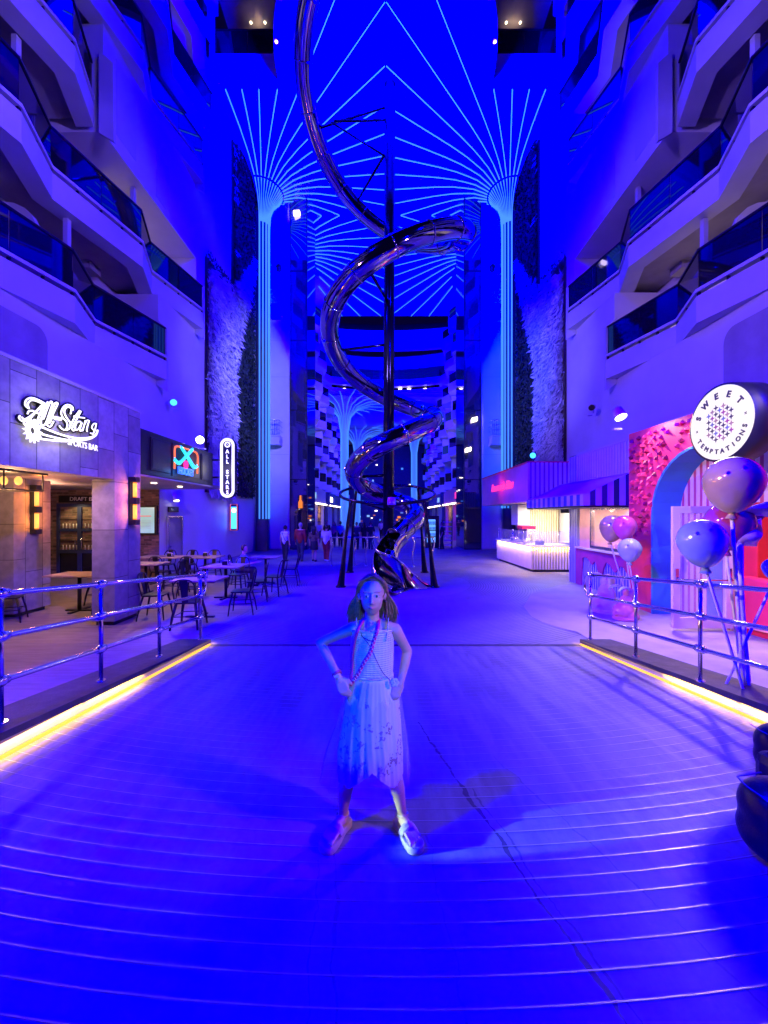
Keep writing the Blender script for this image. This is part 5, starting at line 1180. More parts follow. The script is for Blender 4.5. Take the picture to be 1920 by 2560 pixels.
# ------------------------------------------------------------------ the far promenade
def far_block(s, label):
    root = thing('cabin_block', label, 'building', (s*6, 44, 0)); mx = lambda x: s*x; rnd = random.Random(20+s); lit = None
    m = MB(); m.box(*sorted((mx(7.0), mx(12))), 27.4, 66, 4.4, 21.5); m.box(*sorted((mx(7.6), mx(12))), 27.4, 66, 0, 4.39); m.build('wall', 'pale_steel', root)
    fl = [4.6+2.9*k for k in range(6)]; first = None; n = 0
    for i, z in enumerate(fl):
        for j in range(9):
            y = 29.5+4.0*j+(1.7 if i % 2 else 0)
            if y > 62: continue
            if first is None:
                b = MB(); X0 = 7.0
                f = lambda a, c, d: Vector((mx(c), a, d))
                b.prism([(y-1.9, X0-.002), (y-1.9, X0-.5), (y-.3, X0-1.3), (y+1.9, X0-.7), (y+1.9, X0-.002)], f, z, z+.75); first = b.build('balcony', 'white_wall', root)
                first['y0'] = y; g = MB()
                g.prism([(y-1.85, X0-.45), (y-.3, X0-1.24), (y+1.85, X0-.65), (y+1.85, X0-.6), (y-.3, X0-1.19), (y-1.85, X0-.4)], f, z+.751, z+1.6); g.build('glass_panel', 'dark_glass', first)
                g = MB(); g.prism([(y-1.9, X0-.01), (y-1.9, X0-.9), (y-1.8, X0-.9), (y-1.8, X0-.01)], f, z+.752, z+2.8); g.build('partition', 'white_wall', first)
                g = MB(); g.prism([(y-1.5, X0-.03), (y-1.5, X0-.004), (y+1.5, X0-.004), (y+1.5, X0-.03)], f, z+.753, z+2.5); g.build('window', 'dark_glass', first)
                base = (y, z)
            else:
                c = copy_tree(first, root); c.location = (0, y-base[0], z-base[1])
                for ch in c.children:
                    if ch.name.startswith('window') and rnd.random() < .3:
                        if lit is None: lit = ch.data.copy(); lit.materials[0] = M['cabin_lit']
                        ch.data = lit
    return root
far_block(-1, 'far cabin block with rows of balconies beyond the left glass lift'); far_block(1, 'far cabin block with rows of balconies beyond the right glass lift')
# curved transverse decks closing the view
tb = thing('bridge_deck', 'curved decks bridging the promenade beyond the ceiling, dark glass between pale bands', 'building', (0, 41, 15))
def band(z0, z1, y, name, mtl, dep=.6, hw=6.9, sag=1.6):
    m = MB(); n = 20; P = [(-hw+2*hw*k/n, y+sag*(1-((-hw+2*hw*k/n)/hw)**2)) for k in range(n+1)]
    m.prism(P+[(x, q+dep) for x, q in P[::-1]], lambda a, b, d: Vector((a, b, d)), z0, z1); return m.build(name, mtl, tb)
band(21.75, 22.4, 40.3, 'glass_band', 'dark_glass', sag=.6); band(19.75, 21.73, 40.0, 'fascia', 'white_wall', sag=.8); band(18.2, 19.73, 41.2, 'soffit_band', 'soffit'); band(17.0, 18.18, 40.9, 'glass_band', 'dark_glass'); band(16.3, 16.98, 40.6, 'fascia', 'white_wall')
band(15.5, 15.9, 40.8, 'fascia', 'white_wall'); m = MB(); m.box(-6.9, 6.9, 46, 46.2, 15.4, 16.3); m.build('lounge_wall', 'cloth_brown', tb)
m = MB(); m.box(-6.9, 6.9, 41.5, 46, 15.3, 15.45); m.build('lounge_floor', 'soffit', tb)
for x in (-4.6, -2.5, 1.6, 2.6, 4.4):
    m = MB(); m.sph((x, 42.6, 16.15), (.22, .1, .07), 10, 6); m.build('lounge_lamp', 'down_light', tb)
m = MB(); m.box(-7, 7, 41.8, 70, 15.0, 15.25); m.build('lower_ceiling', 'ceiling_blue', tb)
lamp('AREA', 'far_ceiling_flood', (0, 47, 9), (0, 50, 15), 2600, BLUE, 3)
lamp('AREA', 'far_block_flood', (-3, 34, 12), (-7, 44, 10), 1300, (.02, .008, 1), 1.5); lamp('AREA', 'far_block_flood', (3, 34, 12), (7, 44, 10), 1300, (.02, .008, 1), 1.5); lamp('SPOT', 'far_bridge_flood', (0, 30, 10), (0, 41, 19), 16000, BLUE, .4, 70, .6)
def far_column(x, y, H, label):
    root = thing('light_column', label, 'light column', (x, y, 0)); m = MB(); m.lathe([(.4, 0), (.4, H-3.5), (.7, H-1.6), (1.6, H-.5), (3, H-.1)], (x, y, 0), 24); m.build('trumpet', 'ceiling_blue', root)
    for k in range(20):
        a = 2*math.pi*k/20; P = [(.43, .5), (.43, H-3.5), (.73, H-1.65), (1.62, H-.58), (3, H-.18), (4.6+1.0*(k % 3), H-.1)]
        m = MB(); m.tube([(x+r*math.cos(a), y+r*math.sin(a), z) for r, z in P], .028, 4); m.build('led_tube', 'led_blue', root)
far_column(-4.7, 44, 15, 'far glowing light column on the left, beyond the slide'); far_column(4.3, 58, 15, 'farthest glowing light column right of the slide pole'); far_column(-4.4, 60, 15, 'farthest glowing light column on the left, deep in the promenade')
eb = thing('end_building', 'dark far end of the promenade with small lights', 'building', (0, 72, 0)); m = MB(); m.box(-12, 12, 72, 73, 0, 15); m.build('wall', 'navy', eb)
rnd = random.Random(9)
for k in range(46):
    x, z = rnd.uniform(-5.5, 5.5), rnd.uniform(.8, 5.2) if k % 3 else rnd.uniform(5, 12); m = MB(); w_ = rnd.uniform(.08, .3); m.box(x-w_, x+w_, 71.9, 71.98, z, z+rnd.uniform(.1, .4)); m.build('lit_window', rnd.choice(['down_light', 'led_blue', 'screen', 'amber']), eb)
# shop fronts along the far deck
def far_shop(s, y0, y1, label, mtl, sign, warm):
    root = thing('far_shop', label, 'shop', (s*6.2, (y0+y1)/2, 0)); mx = lambda x: s*x
    m = MB(); m.box(*sorted((mx(5.6), mx(7.59))), y0, y1, 3.2, 4.38); m.build('fascia', mtl, root)
    m = MB(); m.box(*sorted((mx(7.4), mx(7.59))), y0, y1, 0, 3.19); m.build('back_wall', 'cloth_brown' if warm else 'rib_white', root)
    for y in (y0+.1, (y0+y1)/2, y1-.3):
        m = MB(); m.box(*sorted((mx(5.75), mx(6.0))), y, y+.25, 0, 3.19); m.build('pillar', mtl, root)
    for k in range(9):
        y = y0+.3+(y1-y0-.6)*k/8; m = MB(); m.sph((mx(5.5), y, 3.12), .075, 8, 6); m.build('bulb', 'down_light', root)
    m = MB(); m.box(*sorted((mx(5.585), mx(5.599))), y0+1.0, y0+2.6, 3.5, 4.0); m.build('lit_sign', sign, root)
    lamp('POINT', 'far_shop_glow', (mx(6.6), (y0+y1)/2, 2.6), None, 90 if warm else 60, (1, .6, .4) if warm else (.8, .4, 1), .2)
far_shop(-1, 28.5, 36, 'far shop with a warm lit row of bulbs beyond the left glass lift', 'pale_steel', 'screen', True)
far_shop(1, 28.5, 37, 'far pink-lit shop with string of bulbs beyond the right glass lift', 'pink_sign', 'neon_pink', False)
far_shop(-1, 38, 48, 'farther left shop with dim bulbs, deep in the promenade', 'navy', 'down_light', True); far_shop(1, 39, 50, 'farther right shop with dim bulbs, deep in the promenade', 'navy', 'screen', True)
fr = thing('drinks_fridge', 'lit cyan drinks fridge right of the slide legs', 'fridge', (3.0, 25.6, 0)); m = MB(); m.box(2.65, 3.55, 25.5, 26.2, 0, 2.15); m.build('cabinet', 'dark_frame', fr, bev=.02)
for k, z in enumerate((.55, .95, 1.35, 1.72)):
    m = MB(); m.box(2.74, 3.3, 25.485, 25.498, z-.17, z+.17); sh = m.build('lit_shelf', 'fridge', fr); m = MB()
    for q in range(6): m.cyl((2.8+.09*q, 25.47, z-.15), (2.8+.09*q, 25.47, z+.05), .03, n=6)
    m.build('bottles', rnd.choice(['cloth_cyan', 'cloth_white', 'teal']), sh)
bk = thing('bottle_reflection', 'glowing orange bottle shape for a sign reflected in the left glass lift', 'neon sign', (-5.35, 24.3, 2.8)); m = MB(); m.lathe([(0, 2.62), (.13, 2.62), (.13, 3.0), (.06, 3.14), (.05, 3.42), (0, 3.42)], (-5.36, 24.2, 0), 10); m.build('bottle', 'amber', bk); m = MB(); m.box(-5.52, -5.2, 24.17, 24.23, 2.58, 2.61); m.build('bracket', 'dark_frame', bk)  # reflection in the glass, built as a glowing shape in front of it
hs = thing('high_stool', 'stack of pale slatted shelves right of the fridge', 'shelf', (4.0, 25.2, 0)); m = MB()
for z in (.2, .5, .8, 1.1, 1.4, 1.7): m.box(3.72, 4.3, 25.0, 25.4, z, z+.05)
m.build('shelf', 'canvas', hs); m = MB(); m.box(3.68, 3.719, 25.0, 25.4, 0, 1.9); m.box(4.301, 4.34, 25.0, 25.4, 0, 1.9); m.build('upright', 'dark_frame', hs); hs.name = 'shelf_rack'
# ------------------------------------------------------------------ people
def person(loc, H, face, label, top, bottom, hair='hair_dark', skin='skin', stride=.12, arms=0., skirt=False, shoes='black', girth=1., longhair=False, group=None, vox=.016, sit=False, bag=False, grey=False, sleeves=True):
    root = thing('person', label, 'person', loc, group); L = Vector(loc); s = H/1.75
    f = Vector((math.cos(face), math.sin(face), 0)); r_ = Vector((f.y, -f.x, 0))
    def P(a, c, z): return L+(f*a+r_*c+Vector((0, 0, z)))*s
    hipz = .92; leg = {}
    if not sit:
        for c, st in ((-.09, stride), (.09, -stride)):
            leg[c] = [P(0, c, hipz), P(st*.55+.03, c, .5), P(st, c*1.02, .09), P(st+.17, c*1.15, .035)]
        sh = 1.44; tz = 0
    else:
        for c in (-.1, .1): leg[c] = [P(0, c, .5), P(.42, c*1.3, .52), P(.4, c*1.3, .1), P(.57, c*1.4, .04)]
        hipz = .5; sh = 1.0
    lean = .12 if sit else 0
    B = MB()   # bare body
    for c, q in leg.items():
        B.cap(q[0], .085*s*girth, q[1], .058*s); B.cap(q[1], .058*s, q[2], .04*s); B.cap(q[2], .04*s, q[3], .03*s)
    B.cap(P(0, 0, hipz+.02), .13*s*girth, P(lean*.5, 0, hipz+.3), .12*s*girth); B.cap(P(lean*.4, -.06, hipz+.3), .12*s, P(lean*.4, .06, hipz+.3), .12*s); B.cap(P(lean, -.13, sh-.04), .075*s, P(lean, .13, sh-.04), .075*s)
    B.cap(P(lean, 0, sh), .052*s, P(lean+.02, 0, sh+.12), .05*s); hd = P(lean+.035, 0, sh+.2); B.sph(hd, (.092*s, .08*s, .118*s), 14, 10); B.sph(hd+f*.09*s-Vector((0, 0, .02*s)), .018*s); B.sph(hd+f*.04*s-Vector((0, 0, .07*s)), .055*s)
    for c in (-1, 1): B.sph(hd+r_*c*.08*s, (.02*s, .02*s, .03*s))
    hands = []; arm = {}
    for c in (-1, 1):
        S = P(lean, c*.175, sh-.03)
        if sit: E = P(lean+.14, c*.24, sh-.27); Wr = P(lean+.4, c*.12, sh-.24)
        else: sw = -c*arms; E = P(sw*.4-.03, c*.24, sh-.31); Wr = P(sw+.03, c*.24, sh-.56)
        arm[c] = (S, E, Wr); B.cap(S, .05*s, E, .04*s); B.cap(E, .04*s, Wr, .028*s)
        d = (Wr-E).normalized(); B.cap(Wr, .026*s, Wr+d*.075*s, .036*s)
        sd = d.cross(f if abs(d.dot(f)) < .8 else Vector((0, 0, 1))).normalized()
        for k in range(4): o = sd*(k-1.5)*.02*s; B.cap(Wr+d*.08*s+o, .011*s, Wr+d*(.15+.012*(1.5-abs(k-1.5)))*s+o+f*.015*s, .009*s, 6)
        B.cap(Wr+d*.03*s+sd*.035*s, .013*s, Wr+d*.09*s+sd*.055*s+f*.01*s, .01*s, 6)
    o = B.build('body', skin, root); remesh(o, vox*s*.8, 4)
    k = 1.16*girth
    T = MB(); T.cap(P(0, 0, hipz+.04), .15*s*girth, P(lean*.5, 0, hipz+.3), .145*s*girth); T.cap(P(lean*.4, -.07*girth, hipz+.32), .13*s, P(lean*.4, .07*girth, hipz+.32), .13*s); T.cap(P(lean, -.135, sh-.06), .088*s, P(lean, .135, sh-.06), .088*s)
    for c in (-1, 1):
        S, E, Wr = arm[c]
        if sleeves: T.cap(S, .068*s*girth, S.lerp(E, .85), .066*s)
        else: T.cap(S, .058*s, S.lerp(E, .15), .056*s)
        if sleeves == 2: T.cap(E, .056*s, Wr, .042*s)
    o = T.build('top', top, root); remesh(o, vox*s, 5)
    T = MB()
    if skirt:
        T.tube([P(0, 0, hipz+.1), P(0, 0, hipz-.05), P(0, 0, .58)], [.15*s, .185*s, .2*s], 18)
    else:
        for c, q in leg.items(): T.cap(q[0], .112*s*girth, q[1], .085*s); T.cap(q[1], .085*s, q[2].lerp(q[1], .06), .065*s)
        T.cap(P(0, -.05, hipz+.03), .13*s*girth, P(0, .05, hipz+.03), .13*s*girth)
    o = T.build('skirt' if skirt else 'trousers', bottom, root); remesh(o, vox*s, 4)
    for c, q in leg.items():
        T = MB(); T.cap(q[2]-Vector((0, 0, .045*s))-f*.03*s, .045*s, q[3], .04*s); T.build('shoe', shoes, root)
    T = MB(); T.sph(hd+Vector((0, 0, .025*s))-f*.012*s, (.098*s, .092*s, .115*s), 16, 10)
    if longhair: T.cap(hd-f*.03*s, .1*s, P(lean-.08, 0, sh-.03), .1*s)
    T.v = [q if (q-hd).dot(f) < .035*s or (q-hd).z > .065*s else q-f*.05*s for q in T.v]; T.build('hair', hair, root)
    if bag:
        T = MB(); T.tube([P(-.13, -.12, sh), P(-.17, .02, sh-.3), P(-.15, .16, hipz+.02)], .014*s, 6); T.build('bag_strap', 'black', root)
    return root
away = R(90)
person((-4.78, 18.3, 0), 1.68, R(80), 'woman in pale sleeveless top with a dark strap, leftmost of the four walkers', 'cloth_white', 'cloth_dark', 'hair_dark', stride=.1, arms=.06, bag=True, sleeves=False)
person((-4.05, 18.3, 0), 1.8, R(92), 'grey-haired man in a red shirt walking away in dark trousers', 'cloth_red', 'cloth_navy', 'hair_grey', stride=.16, arms=.1, girth=1.2, sleeves=2)
person((-3.38, 18.2, 0), 1.66, R(86), 'woman with long dark hair, brown top and short black skirt, walking away', 'cloth_brown', 'cloth_dark', 'hair_dark', stride=.12, arms=.08, skirt=True, longhair=True)
person((-2.82, 18.3, 0), 1.7, R(80), 'person in loose white T-shirt and dark red trousers, rightmost of the four walkers', 'cloth_white', 'cloth_red', 'hair_dark', stride=.1, arms=.1, girth=1.15, shoes='cloth_white')
person((-4.5, 11.85, .006), 1.68, R(10), 'man in blue shirt seated sideways at a bar table', 'cloth_blue', 'cloth_dark', 'hair_dark', sit=True)
place_chair(-4.52, 11.85, -80, 'dark metal chair the man in blue sits on')
for i, (x, y, h, fc, lb, tp, bt, lh) in enumerate((
    (-1.85, 24.5, 1.72, 90, 'person in dark blue top, left of the distant trio', 'cloth_navy', 'cloth_dark', False), (-1.35, 24.7, 1.7, 95, 'person in dark shirt in the middle of the distant trio', 'cloth_dark', 'cloth_dark', True), (-.95, 24.5, 1.75, 85, 'person in black on the right of the distant trio', 'cloth_dark', 'cloth_navy', False),
    (-3.6, 27, 1.7, 250, 'distant person in bright pink top facing us', 'cloth_pink', 'cloth_navy', True), (-3.1, 26.4, 1.74, 90, 'distant person in pale cyan top walking off', 'cloth_cyan', 'cloth_dark', False), (-4.2, 27.5, 1.76, 270, 'distant person in black beside the pink top', 'cloth_dark', 'cloth_dark', False),
    (-5.2, 30, 1.7, 260, 'distant person in white shirt by the left shop', 'cloth_white', 'cloth_navy', False), (.7, 29, 1.72, 270, 'distant person in blue behind the slide mouth', 'cloth_blue', 'cloth_dark', False), (1.4, 31, 1.68, 90, 'distant person in red right of the slide pole', 'cloth_red', 'cloth_dark', True),
    (3.6, 24.6, 1.72, 180, 'dark-clothed person standing between fridge and glass lift', 'cloth_dark', 'cloth_dark', False), (-.4, 35, 1.7, 80, 'distant person in white beyond the trio', 'cloth_white', 'cloth_dark', False), (-2.4, 38, 1.72, 270, 'distant person in navy deep in the promenade', 'cloth_navy', 'cloth_dark', False), (2.4, 40, 1.7, 250, 'distant person in brown deep in the promenade right', 'cloth_brown', 'cloth_dark', True))):
    person((x, y, 0), h, R(fc), lb, tp, bt, rnd.choice(['hair_dark', 'hair']), stride=.1, arms=.05, longhair=lh, vox=.026, group='distant people on the promenade')
# ------------------------------------------------------------------ the girl
GY = 2.17
def G(u, v, dy=0.): return W(u, v, GY+dy)
girl = thing('person', 'smiling girl in a pale floral dress, hands on hips, pink lanyard across her', 'person', G(927, 2110))
gz = ramp_z(GY)
B = MB(); HSC = .91
HC = G(930, 1487)            # head centre
# head: skull, face wedge, jaw, cheeks, nose, brow, lips, ears
B.sph(HC+Vector((0, .02, .016)), (.079, .092, .1), 22, 16); B.sph(HC+Vector((0, -.015, -.03)), (.066, .068, .086), 20, 14); B.sph(HC+Vector((0, -.028, -.085)), (.036, .036, .032), 14, 10)
for c in (-1, 1):
    B.sph(HC+Vector((c*.036, -.048, -.032)), (.024, .022, .024), 12, 8); B.sph(HC+Vector((c*.033, -.052, .03)), (.024, .014, .008), 12, 8); B.sph(HC+Vector((c*.033, -.012, -.064)), (.027, .036, .024), 12, 8)
    B.sph(HC+Vector((c*.08, .012, -.012)), (.008, .018, .028), 10, 8); B.sph(HC+Vector((c*.084, .018, .0)), (.009, .014, .02), 10, 8)
    B.sph(HC+Vector((c*.0085, -.088, -.034)), (.0085, .01, .0075), 8, 6)
B.cap(HC+Vector((0, -.074, .012)), .009, HC+Vector((0, -.096, -.029)), .0115, 10)
B.sph(HC+Vector((0, -.066, -.062)), (.032, .016, .018), 12, 8)
B.v = [HC+(q-HC)*HSC for q in B.v]
# neck, torso
NK = G(930, 1548, .02); B.cap(HC+Vector((0, .018, -.075)), .04, NK+Vector((0, .01, -.03)), .043, 16)
SL, SR = G(879, 1572, .01), G(988, 1574, .01)
B.cap(NK+Vector((0, .01, -.035)), .045, SL, .036, 14); B.cap(NK+Vector((0, .01, -.035)), .045, SR, .036, 14)
CH = G(931, 1610, .01); WA = G(931, 1688, .01); HP = G(931, 1745, .01)
B.sph(CH, (.115, .078, .14), 18, 12); B.sph(WA, (.102, .074, .1), 18, 12); B.sph(HP, (.125, .09, .1), 18, 12)
# arms
EL, WL_ = G(800, 1606, .06), G(845, 1690, -.05); ER, WR_ = G(1019, 1628, .06), G(1003, 1700, -.02)
B.cap(SL, .037, SL.lerp(EL, .5), .031); B.cap(SL.lerp(EL, .5), .031, EL, .027); B.cap(EL, .027, EL.lerp(WL_, .35), .028); B.cap(EL.lerp(WL_, .35), .028, WL_, .02)
B.cap(SR, .037, SR.lerp(ER, .5), .031); B.cap(SR.lerp(ER, .5), .031, ER, .028); B.cap(ER, .028, ER.lerp(WR_, .35), .029); B.cap(ER.lerp(WR_, .35), .029, WR_, .02)
# hands: palm, four fingers of unequal length, thumb from the side of the palm
def hand(w_, tip, side, back, lens=(.034, .04, .037, .028)):
    d = (tip-w_).normalized(); side = (side-d*side.dot(d)).normalized(); nb = back
    pc = w_+d*.04; B.cap(w_, .019, w_+d*.02, .021); 
    for k in range(4):
        o = side*(k-1.5)*.0145; a = w_+d*.026+o*.75; b = w_+d*.066+o; B.cap(a, .0135, b, .0115, 10)
        k1 = b+d*lens[k]*.55+nb*.004; k2 = k1+d*lens[k]*.5-nb*.008; k3 = k2+d*lens[k]*.4-nb*.013
        B.cap(b, .0092, k1, .0085, 8); B.cap(k1, .0085, k2, .008, 8); B.cap(k2, .008, k3, .0068, 8)
    t0 = w_+d*.022-side*.018; t1 = t0+d*.024-side*.02-nb*.006; t2 = t1+d*.026-side*.006-nb*.006; B.cap(t0, .0125, t1, .0105, 8); B.cap(t1, .0105, t2, .0085, 8)
hand(WL_, G(869, 1745, -.075), Vector((-1, 0, -.45)), Vector((-.3, -.9, 0))); hand(WR_, G(982, 1750, -.05), Vector((1, 0, -.35)), Vector((.3, -.9, 0)))
# legs and feet
AL, AR_ = G(858, 2030, .04), G(1005, 2028, .04); KL, KR = G(868, 1935, .0), G(985, 1935, .0); HL, HR = G(898, 1760, .01), G(962, 1760, .01)
B.cap(HL, .068, KL, .047, 14); B.cap(HR, .068, KR, .047, 14)
B.cap(KL, .045, KL.lerp(AL, .4)+Vector((0, .012, 0)), .043, 14); B.cap(KL.lerp(AL, .4)+Vector((0, .012, 0)), .043, AL, .026, 14); B.cap(KR, .045, KR.lerp(AR_, .4)+Vector((0, .012, 0)), .043, 14); B.cap(KR.lerp(AR_, .4)+Vector((0, .012, 0)), .043, AR_, .026, 14)
FT = {}
for nm, A_, toe, heel in (('l', AL, W(820, 2108, 2.07), W(862, 2058, 2.23)), ('r', AR_, W(1037, 2103, 2.07), W(1000, 2055, 2.23))):
    toe = Vector((toe.x, toe.y, ramp_z(toe.y)+.065)); heel = Vector((heel.x, heel.y, ramp_z(heel.y)+.08)); FT[nm] = (toe, heel); d = (toe-heel).normalized(); sd = Vector((d.y, -d.x, 0)).normalized()
    q = heel.lerp(toe, .66); q.z = ramp_z(q.y)+.066; sg_ = 1 if nm == 'l' else -1
    B.cap(A_, .027, heel, .028, 12); B.cap(heel, .026, q+sd*.014, .019, 12); B.cap(heel, .026, q-sd*.014, .019, 12); B.cap(A_+Vector((0, -.02, -.03)), .024, heel.lerp(toe, .5)+Vector((0, 0, .012)), .02, 12)
    for k in range(5):
        o = sd*(k-2)*.0185*sg_; b0 = q+o*.85; e = toe+d*(.028-.010*abs(k-.6)*(1 if k > 0 else .3))+o; e.z = ramp_z(e.y)+.056; B.cap(b0, .0105, e, .0072 if k else .0105, 8)
body = B.build('body', 'skin', girl); remesh(body, .0048, 5, .5)
# face parts
def face_part(name, mtl, fn):
    m = MB(); fn(m); m.v = [HC+(q-HC)*HSC for q in m.v]; return m.build(name, mtl, girl)
for c in (-1, 1):
    face_part('eye', 'eye_white', lambda m: m.sph(HC+Vector((c*.0315, -.0665, .006)), (.0155, .0115, .0092), 14, 10)); face_part('iris', 'iris', lambda m: m.sph(HC+Vector((c*.0312, -.0768, .0062)), (.0076, .003, .0076), 12, 8))
    face_part('eyelid', 'hair', lambda m: m.tube([HC+Vector((c*(.0315+.015*t), -.0785+.012*abs(t)**2, .0145-.006*t*t)) for t in (-1, -.5, 0, .5, 1)], .0016, 6)); face_part('eyebrow', 'hair', lambda m: m.tube([HC+Vector((c*(.0325+.018*t), -.0845+.01*(t*.5+.5)**2, .0345-.005*t*t)) for t in (-1, -.5, 0, .5, 1)], [.001, .0016, .0018, .0015, .0008], 6))
    face_part('earring', 'chrome', lambda m: m.sph(HC+Vector((c*.087, .004, -.04)), .0045, 8, 6))
face_part('lips', 'lips', lambda m: (m.tube([HC+Vector((.031*t, -.0835+.017*t*t, -.0615+.011*t*t)) for t in (-1, -.7, -.35, 0, .35, .7, 1)], [.0008, .0022, .0032, .0028, .0032, .0022, .0008], 8), m.tube([HC+Vector((.025*t, -.0835+.013*t*t, -.0668+.0095*t*t)) for t in (-1, -.6, -.2, .2, .6, 1)], [.0008, .0026, .0036, .0036, .0026, .0008], 8)))
face_part('nostril_shadow', 'thread', lambda m: (m.sph(HC+Vector((-.006, -.0935, -.0395)), (.0026, .002, .0014), 8, 6), m.sph(HC+Vector((.006, -.0935, -.0395)), (.0026, .002, .0014), 8, 6)))
# hair: scalp shell plus many hanging locks
hb = MB(); hb.sph(HC+Vector((0, .03, .026)), (.088, .096, .1), 26, 18)
hb.v = [q if not ((q-HC).y < -.03 and (q-HC).z < .088) else q+Vector((0, .055, 0)) for q in hb.v]
rnd = random.Random(3)
for k in range(300):
    a = rnd.uniform(0, 2*math.pi); fr_ = rnd.uniform(0, 1)
    sx_ = -1 if rnd.random() < .5 else 1
    top_ = HC+Vector((rnd.gauss(0, .008), rnd.uniform(-.035, .05), .122))
    bk_ = rnd.uniform(-.004, .09)
    out_x = rnd.uniform(.078, .094) if bk_ < .06 else rnd.uniform(.02, .09)
    p1 = HC+Vector((sx_*out_x*.78, bk_-.03, .082)); p2 = HC+Vector((sx_*out_x*1.05, bk_+.02, .0)); 
    ln = rnd.uniform(.12, .2); fl = rnd.uniform(.9, 1.45)
    p3 = HC+Vector((sx_*out_x*1.1*fl, bk_+.025, -.075)); p4 = HC+Vector((sx_*(out_x*1.12*fl+.012)+rnd.gauss(0, .011), bk_+.02+rnd.gauss(0, .008), -ln))
    hb.tube(catmull([top_, p1, p2, p3, p4], 4), [.004]+[.0062]*12+[.005, .0035, .0022, .001], 5)
hb.v = [HC+(q-HC)*HSC for q in hb.v]; hb.build('hair', 'hair', girl)
# dress: smocked bodice, straps, gathered floral skirt, sheer overskirt
m_, n_, p_ = nodes('dress'); vec_, x_, y_, z_ = coords(n_)
f1 = noise_(n_, vec_, 11, 3); f2 = noise_(n_, vec_, 46, 4)
fl_ = math_(n_, 'MULTIPLY', math_(n_, 'GREATER_THAN', f1, .545), math_(n_, 'GREATER_THAN', f2, .5)); fl_ = math_(n_, 'MULTIPLY', fl_, math_(n_, 'LESS_THAN', z_, .95 if False else .88))
n_.links.new(mixc(n_, fl_, (.62, .62, .66), mixc(n_, ramp(n_, f2, .5, .6), (.2, .14, .16), (.3, .12, .18))), p_.inputs['Base Color']); p_.inputs['Roughness'].default_value = .85; p_.inputs['Subsurface Weight'].default_value = .0; M['dress'] = m_
m_, n_, p_ = nodes('dress_bodice'); vec_, x_, y_, z_ = coords(n_); w1 = math_(n_, 'ADD', math_(n_, 'SINE', math_(n_, 'MULTIPLY', z_, 520)), noise_(n_, vec_, 160, 3)); n_.links.new(mixc(n_, ramp(n_, w1, -1, 2), (.6, .62, .66), (.7, .7, .74)), p_.inputs['Base Color']); p_.inputs['Roughness'].default_value = .85; bump(n_, p_, w1, .5, .004); M['dress_bodice'] = m_
m_, n_, p_ = nodes('tulle'); vec_, x_, y_, z_ = coords(n_); n_.links.new(mixc(n_, noise_(n_, vec_, 9), (.5, .5, .6), (.7, .65, .75)), p_.inputs['Base Color']); p_.inputs['Alpha'].default_value = .16; p_.inputs['Roughness'].default_value = .9; M['tulle'] = m_
BC = 931
def bod(u, v):
    z0 = G(BC, 1570).z; z1 = G(BC, 1692).z; a = 2*math.pi*u; t = v
    rx_ = (.118, .124, .121, .112, .115)[0]*(1-t)+.112*t+.006*math.sin(math.pi*t); ry_ = .088*(1-t)+.082*t
    neck = 0
    if t < .12: neck = .02*max(0, math.cos(a+math.pi/2))*(1-t/.12)
    fold = 1+.012*math.sin(a*34)+.006*math.sin(t*70)
    return Vector((G(BC, 1600).x+rx_*fold*math.cos(a), GY+.012+ry_*fold*math.sin(a), z0+(z1-z0)*t+.028*abs(math.cos(a))**2*(1-t)*0-.02*(abs(math.cos(a))**6)*(1-t)))
m = MB(); m.grid(bod, 120, 26); m.build('bodice', 'dress_bodice', girl, fix=False)
m = MB(); m.tube([Vector(bod(k/80, 0)) for k in range(80)], .006, 6, closed=True); m.build('bodice_frill', 'dress_bodice', girl)
for xo, so in ((-.078, -.085), (.078, .085)):
    m = MB(); c0 = G(BC, 1600).x; pts = catmull([(c0+xo, GY-.064, G(0, 1592).z), (c0+so, GY-.05, G(0, 1572).z), (c0+so*1.05, GY-.012, G(0, 1549).z), (c0+so*1.05, GY+.035, G(0, 1556).z), (c0+xo, GY+.085, G(0, 1590).z)], 5); m.tube(pts, .009, 8, flat=(.35, 1)); m.build('shoulder_strap', 'dress_bodice', girl)
def hemz(u): return 0
def skirt(u, v, grow=0., k=0):
    a = 2*math.pi*u; t = v; ca, sa = math.cos(a), math.sin(a)
    zt = G(BC, 1688).z; zh = G(BC, 1940).z
    uw = 932; cx = G(uw, 1700).x
    L_ = (.112, .158, .178, .205, .2); Rr_ = (.112, .15, .158, .165, .163)
    q = t*4; i = min(int(q), 3); f = q-i; rl = L_[i]*(1-f)+L_[i+1]*f; rr = Rr_[i]*(1-f)+Rr_[i+1]*f
    rx_ = (rl*(1-ca)/2+rr*(1+ca)/2); ry_ = .084+.06*t**.8
    fold = 1+(.01+.028*t)*math.sin(a*15+1.6*math.sin(a*3)+1.2*math.sin(t*3+a*2)+k)+.014*(.4+t)*math.sin(a*37+2+2*math.sin(t*4))+.02*t*noise.noise(Vector((ca*3, sa*3, t*2.5)))
    # hem rises in the middle between the legs, gathered at the sides
    arch_ = .1*max(0, 1-abs(ca)/.62)*t**3
    pinch = 1
    return Vector((cx+(rx_+grow*t)*fold*pinch*ca, GY+.015+(ry_+grow*t)*fold*sa, zt+(zh-zt)*t+arch_))
m = MB(); m.grid(skirt, 160, 40); m.build('skirt', 'dress', girl, fix=False)
m = MB(); m.grid(lambda u, v: skirt(u, v*1.0, .045, 1.1)+Vector((-.055*v*v if math.cos(2*math.pi*u) < .2 else -.0, .01, -.012*v)), 140, 30); m.build('sheer_overskirt', 'tulle', girl, fix=False)
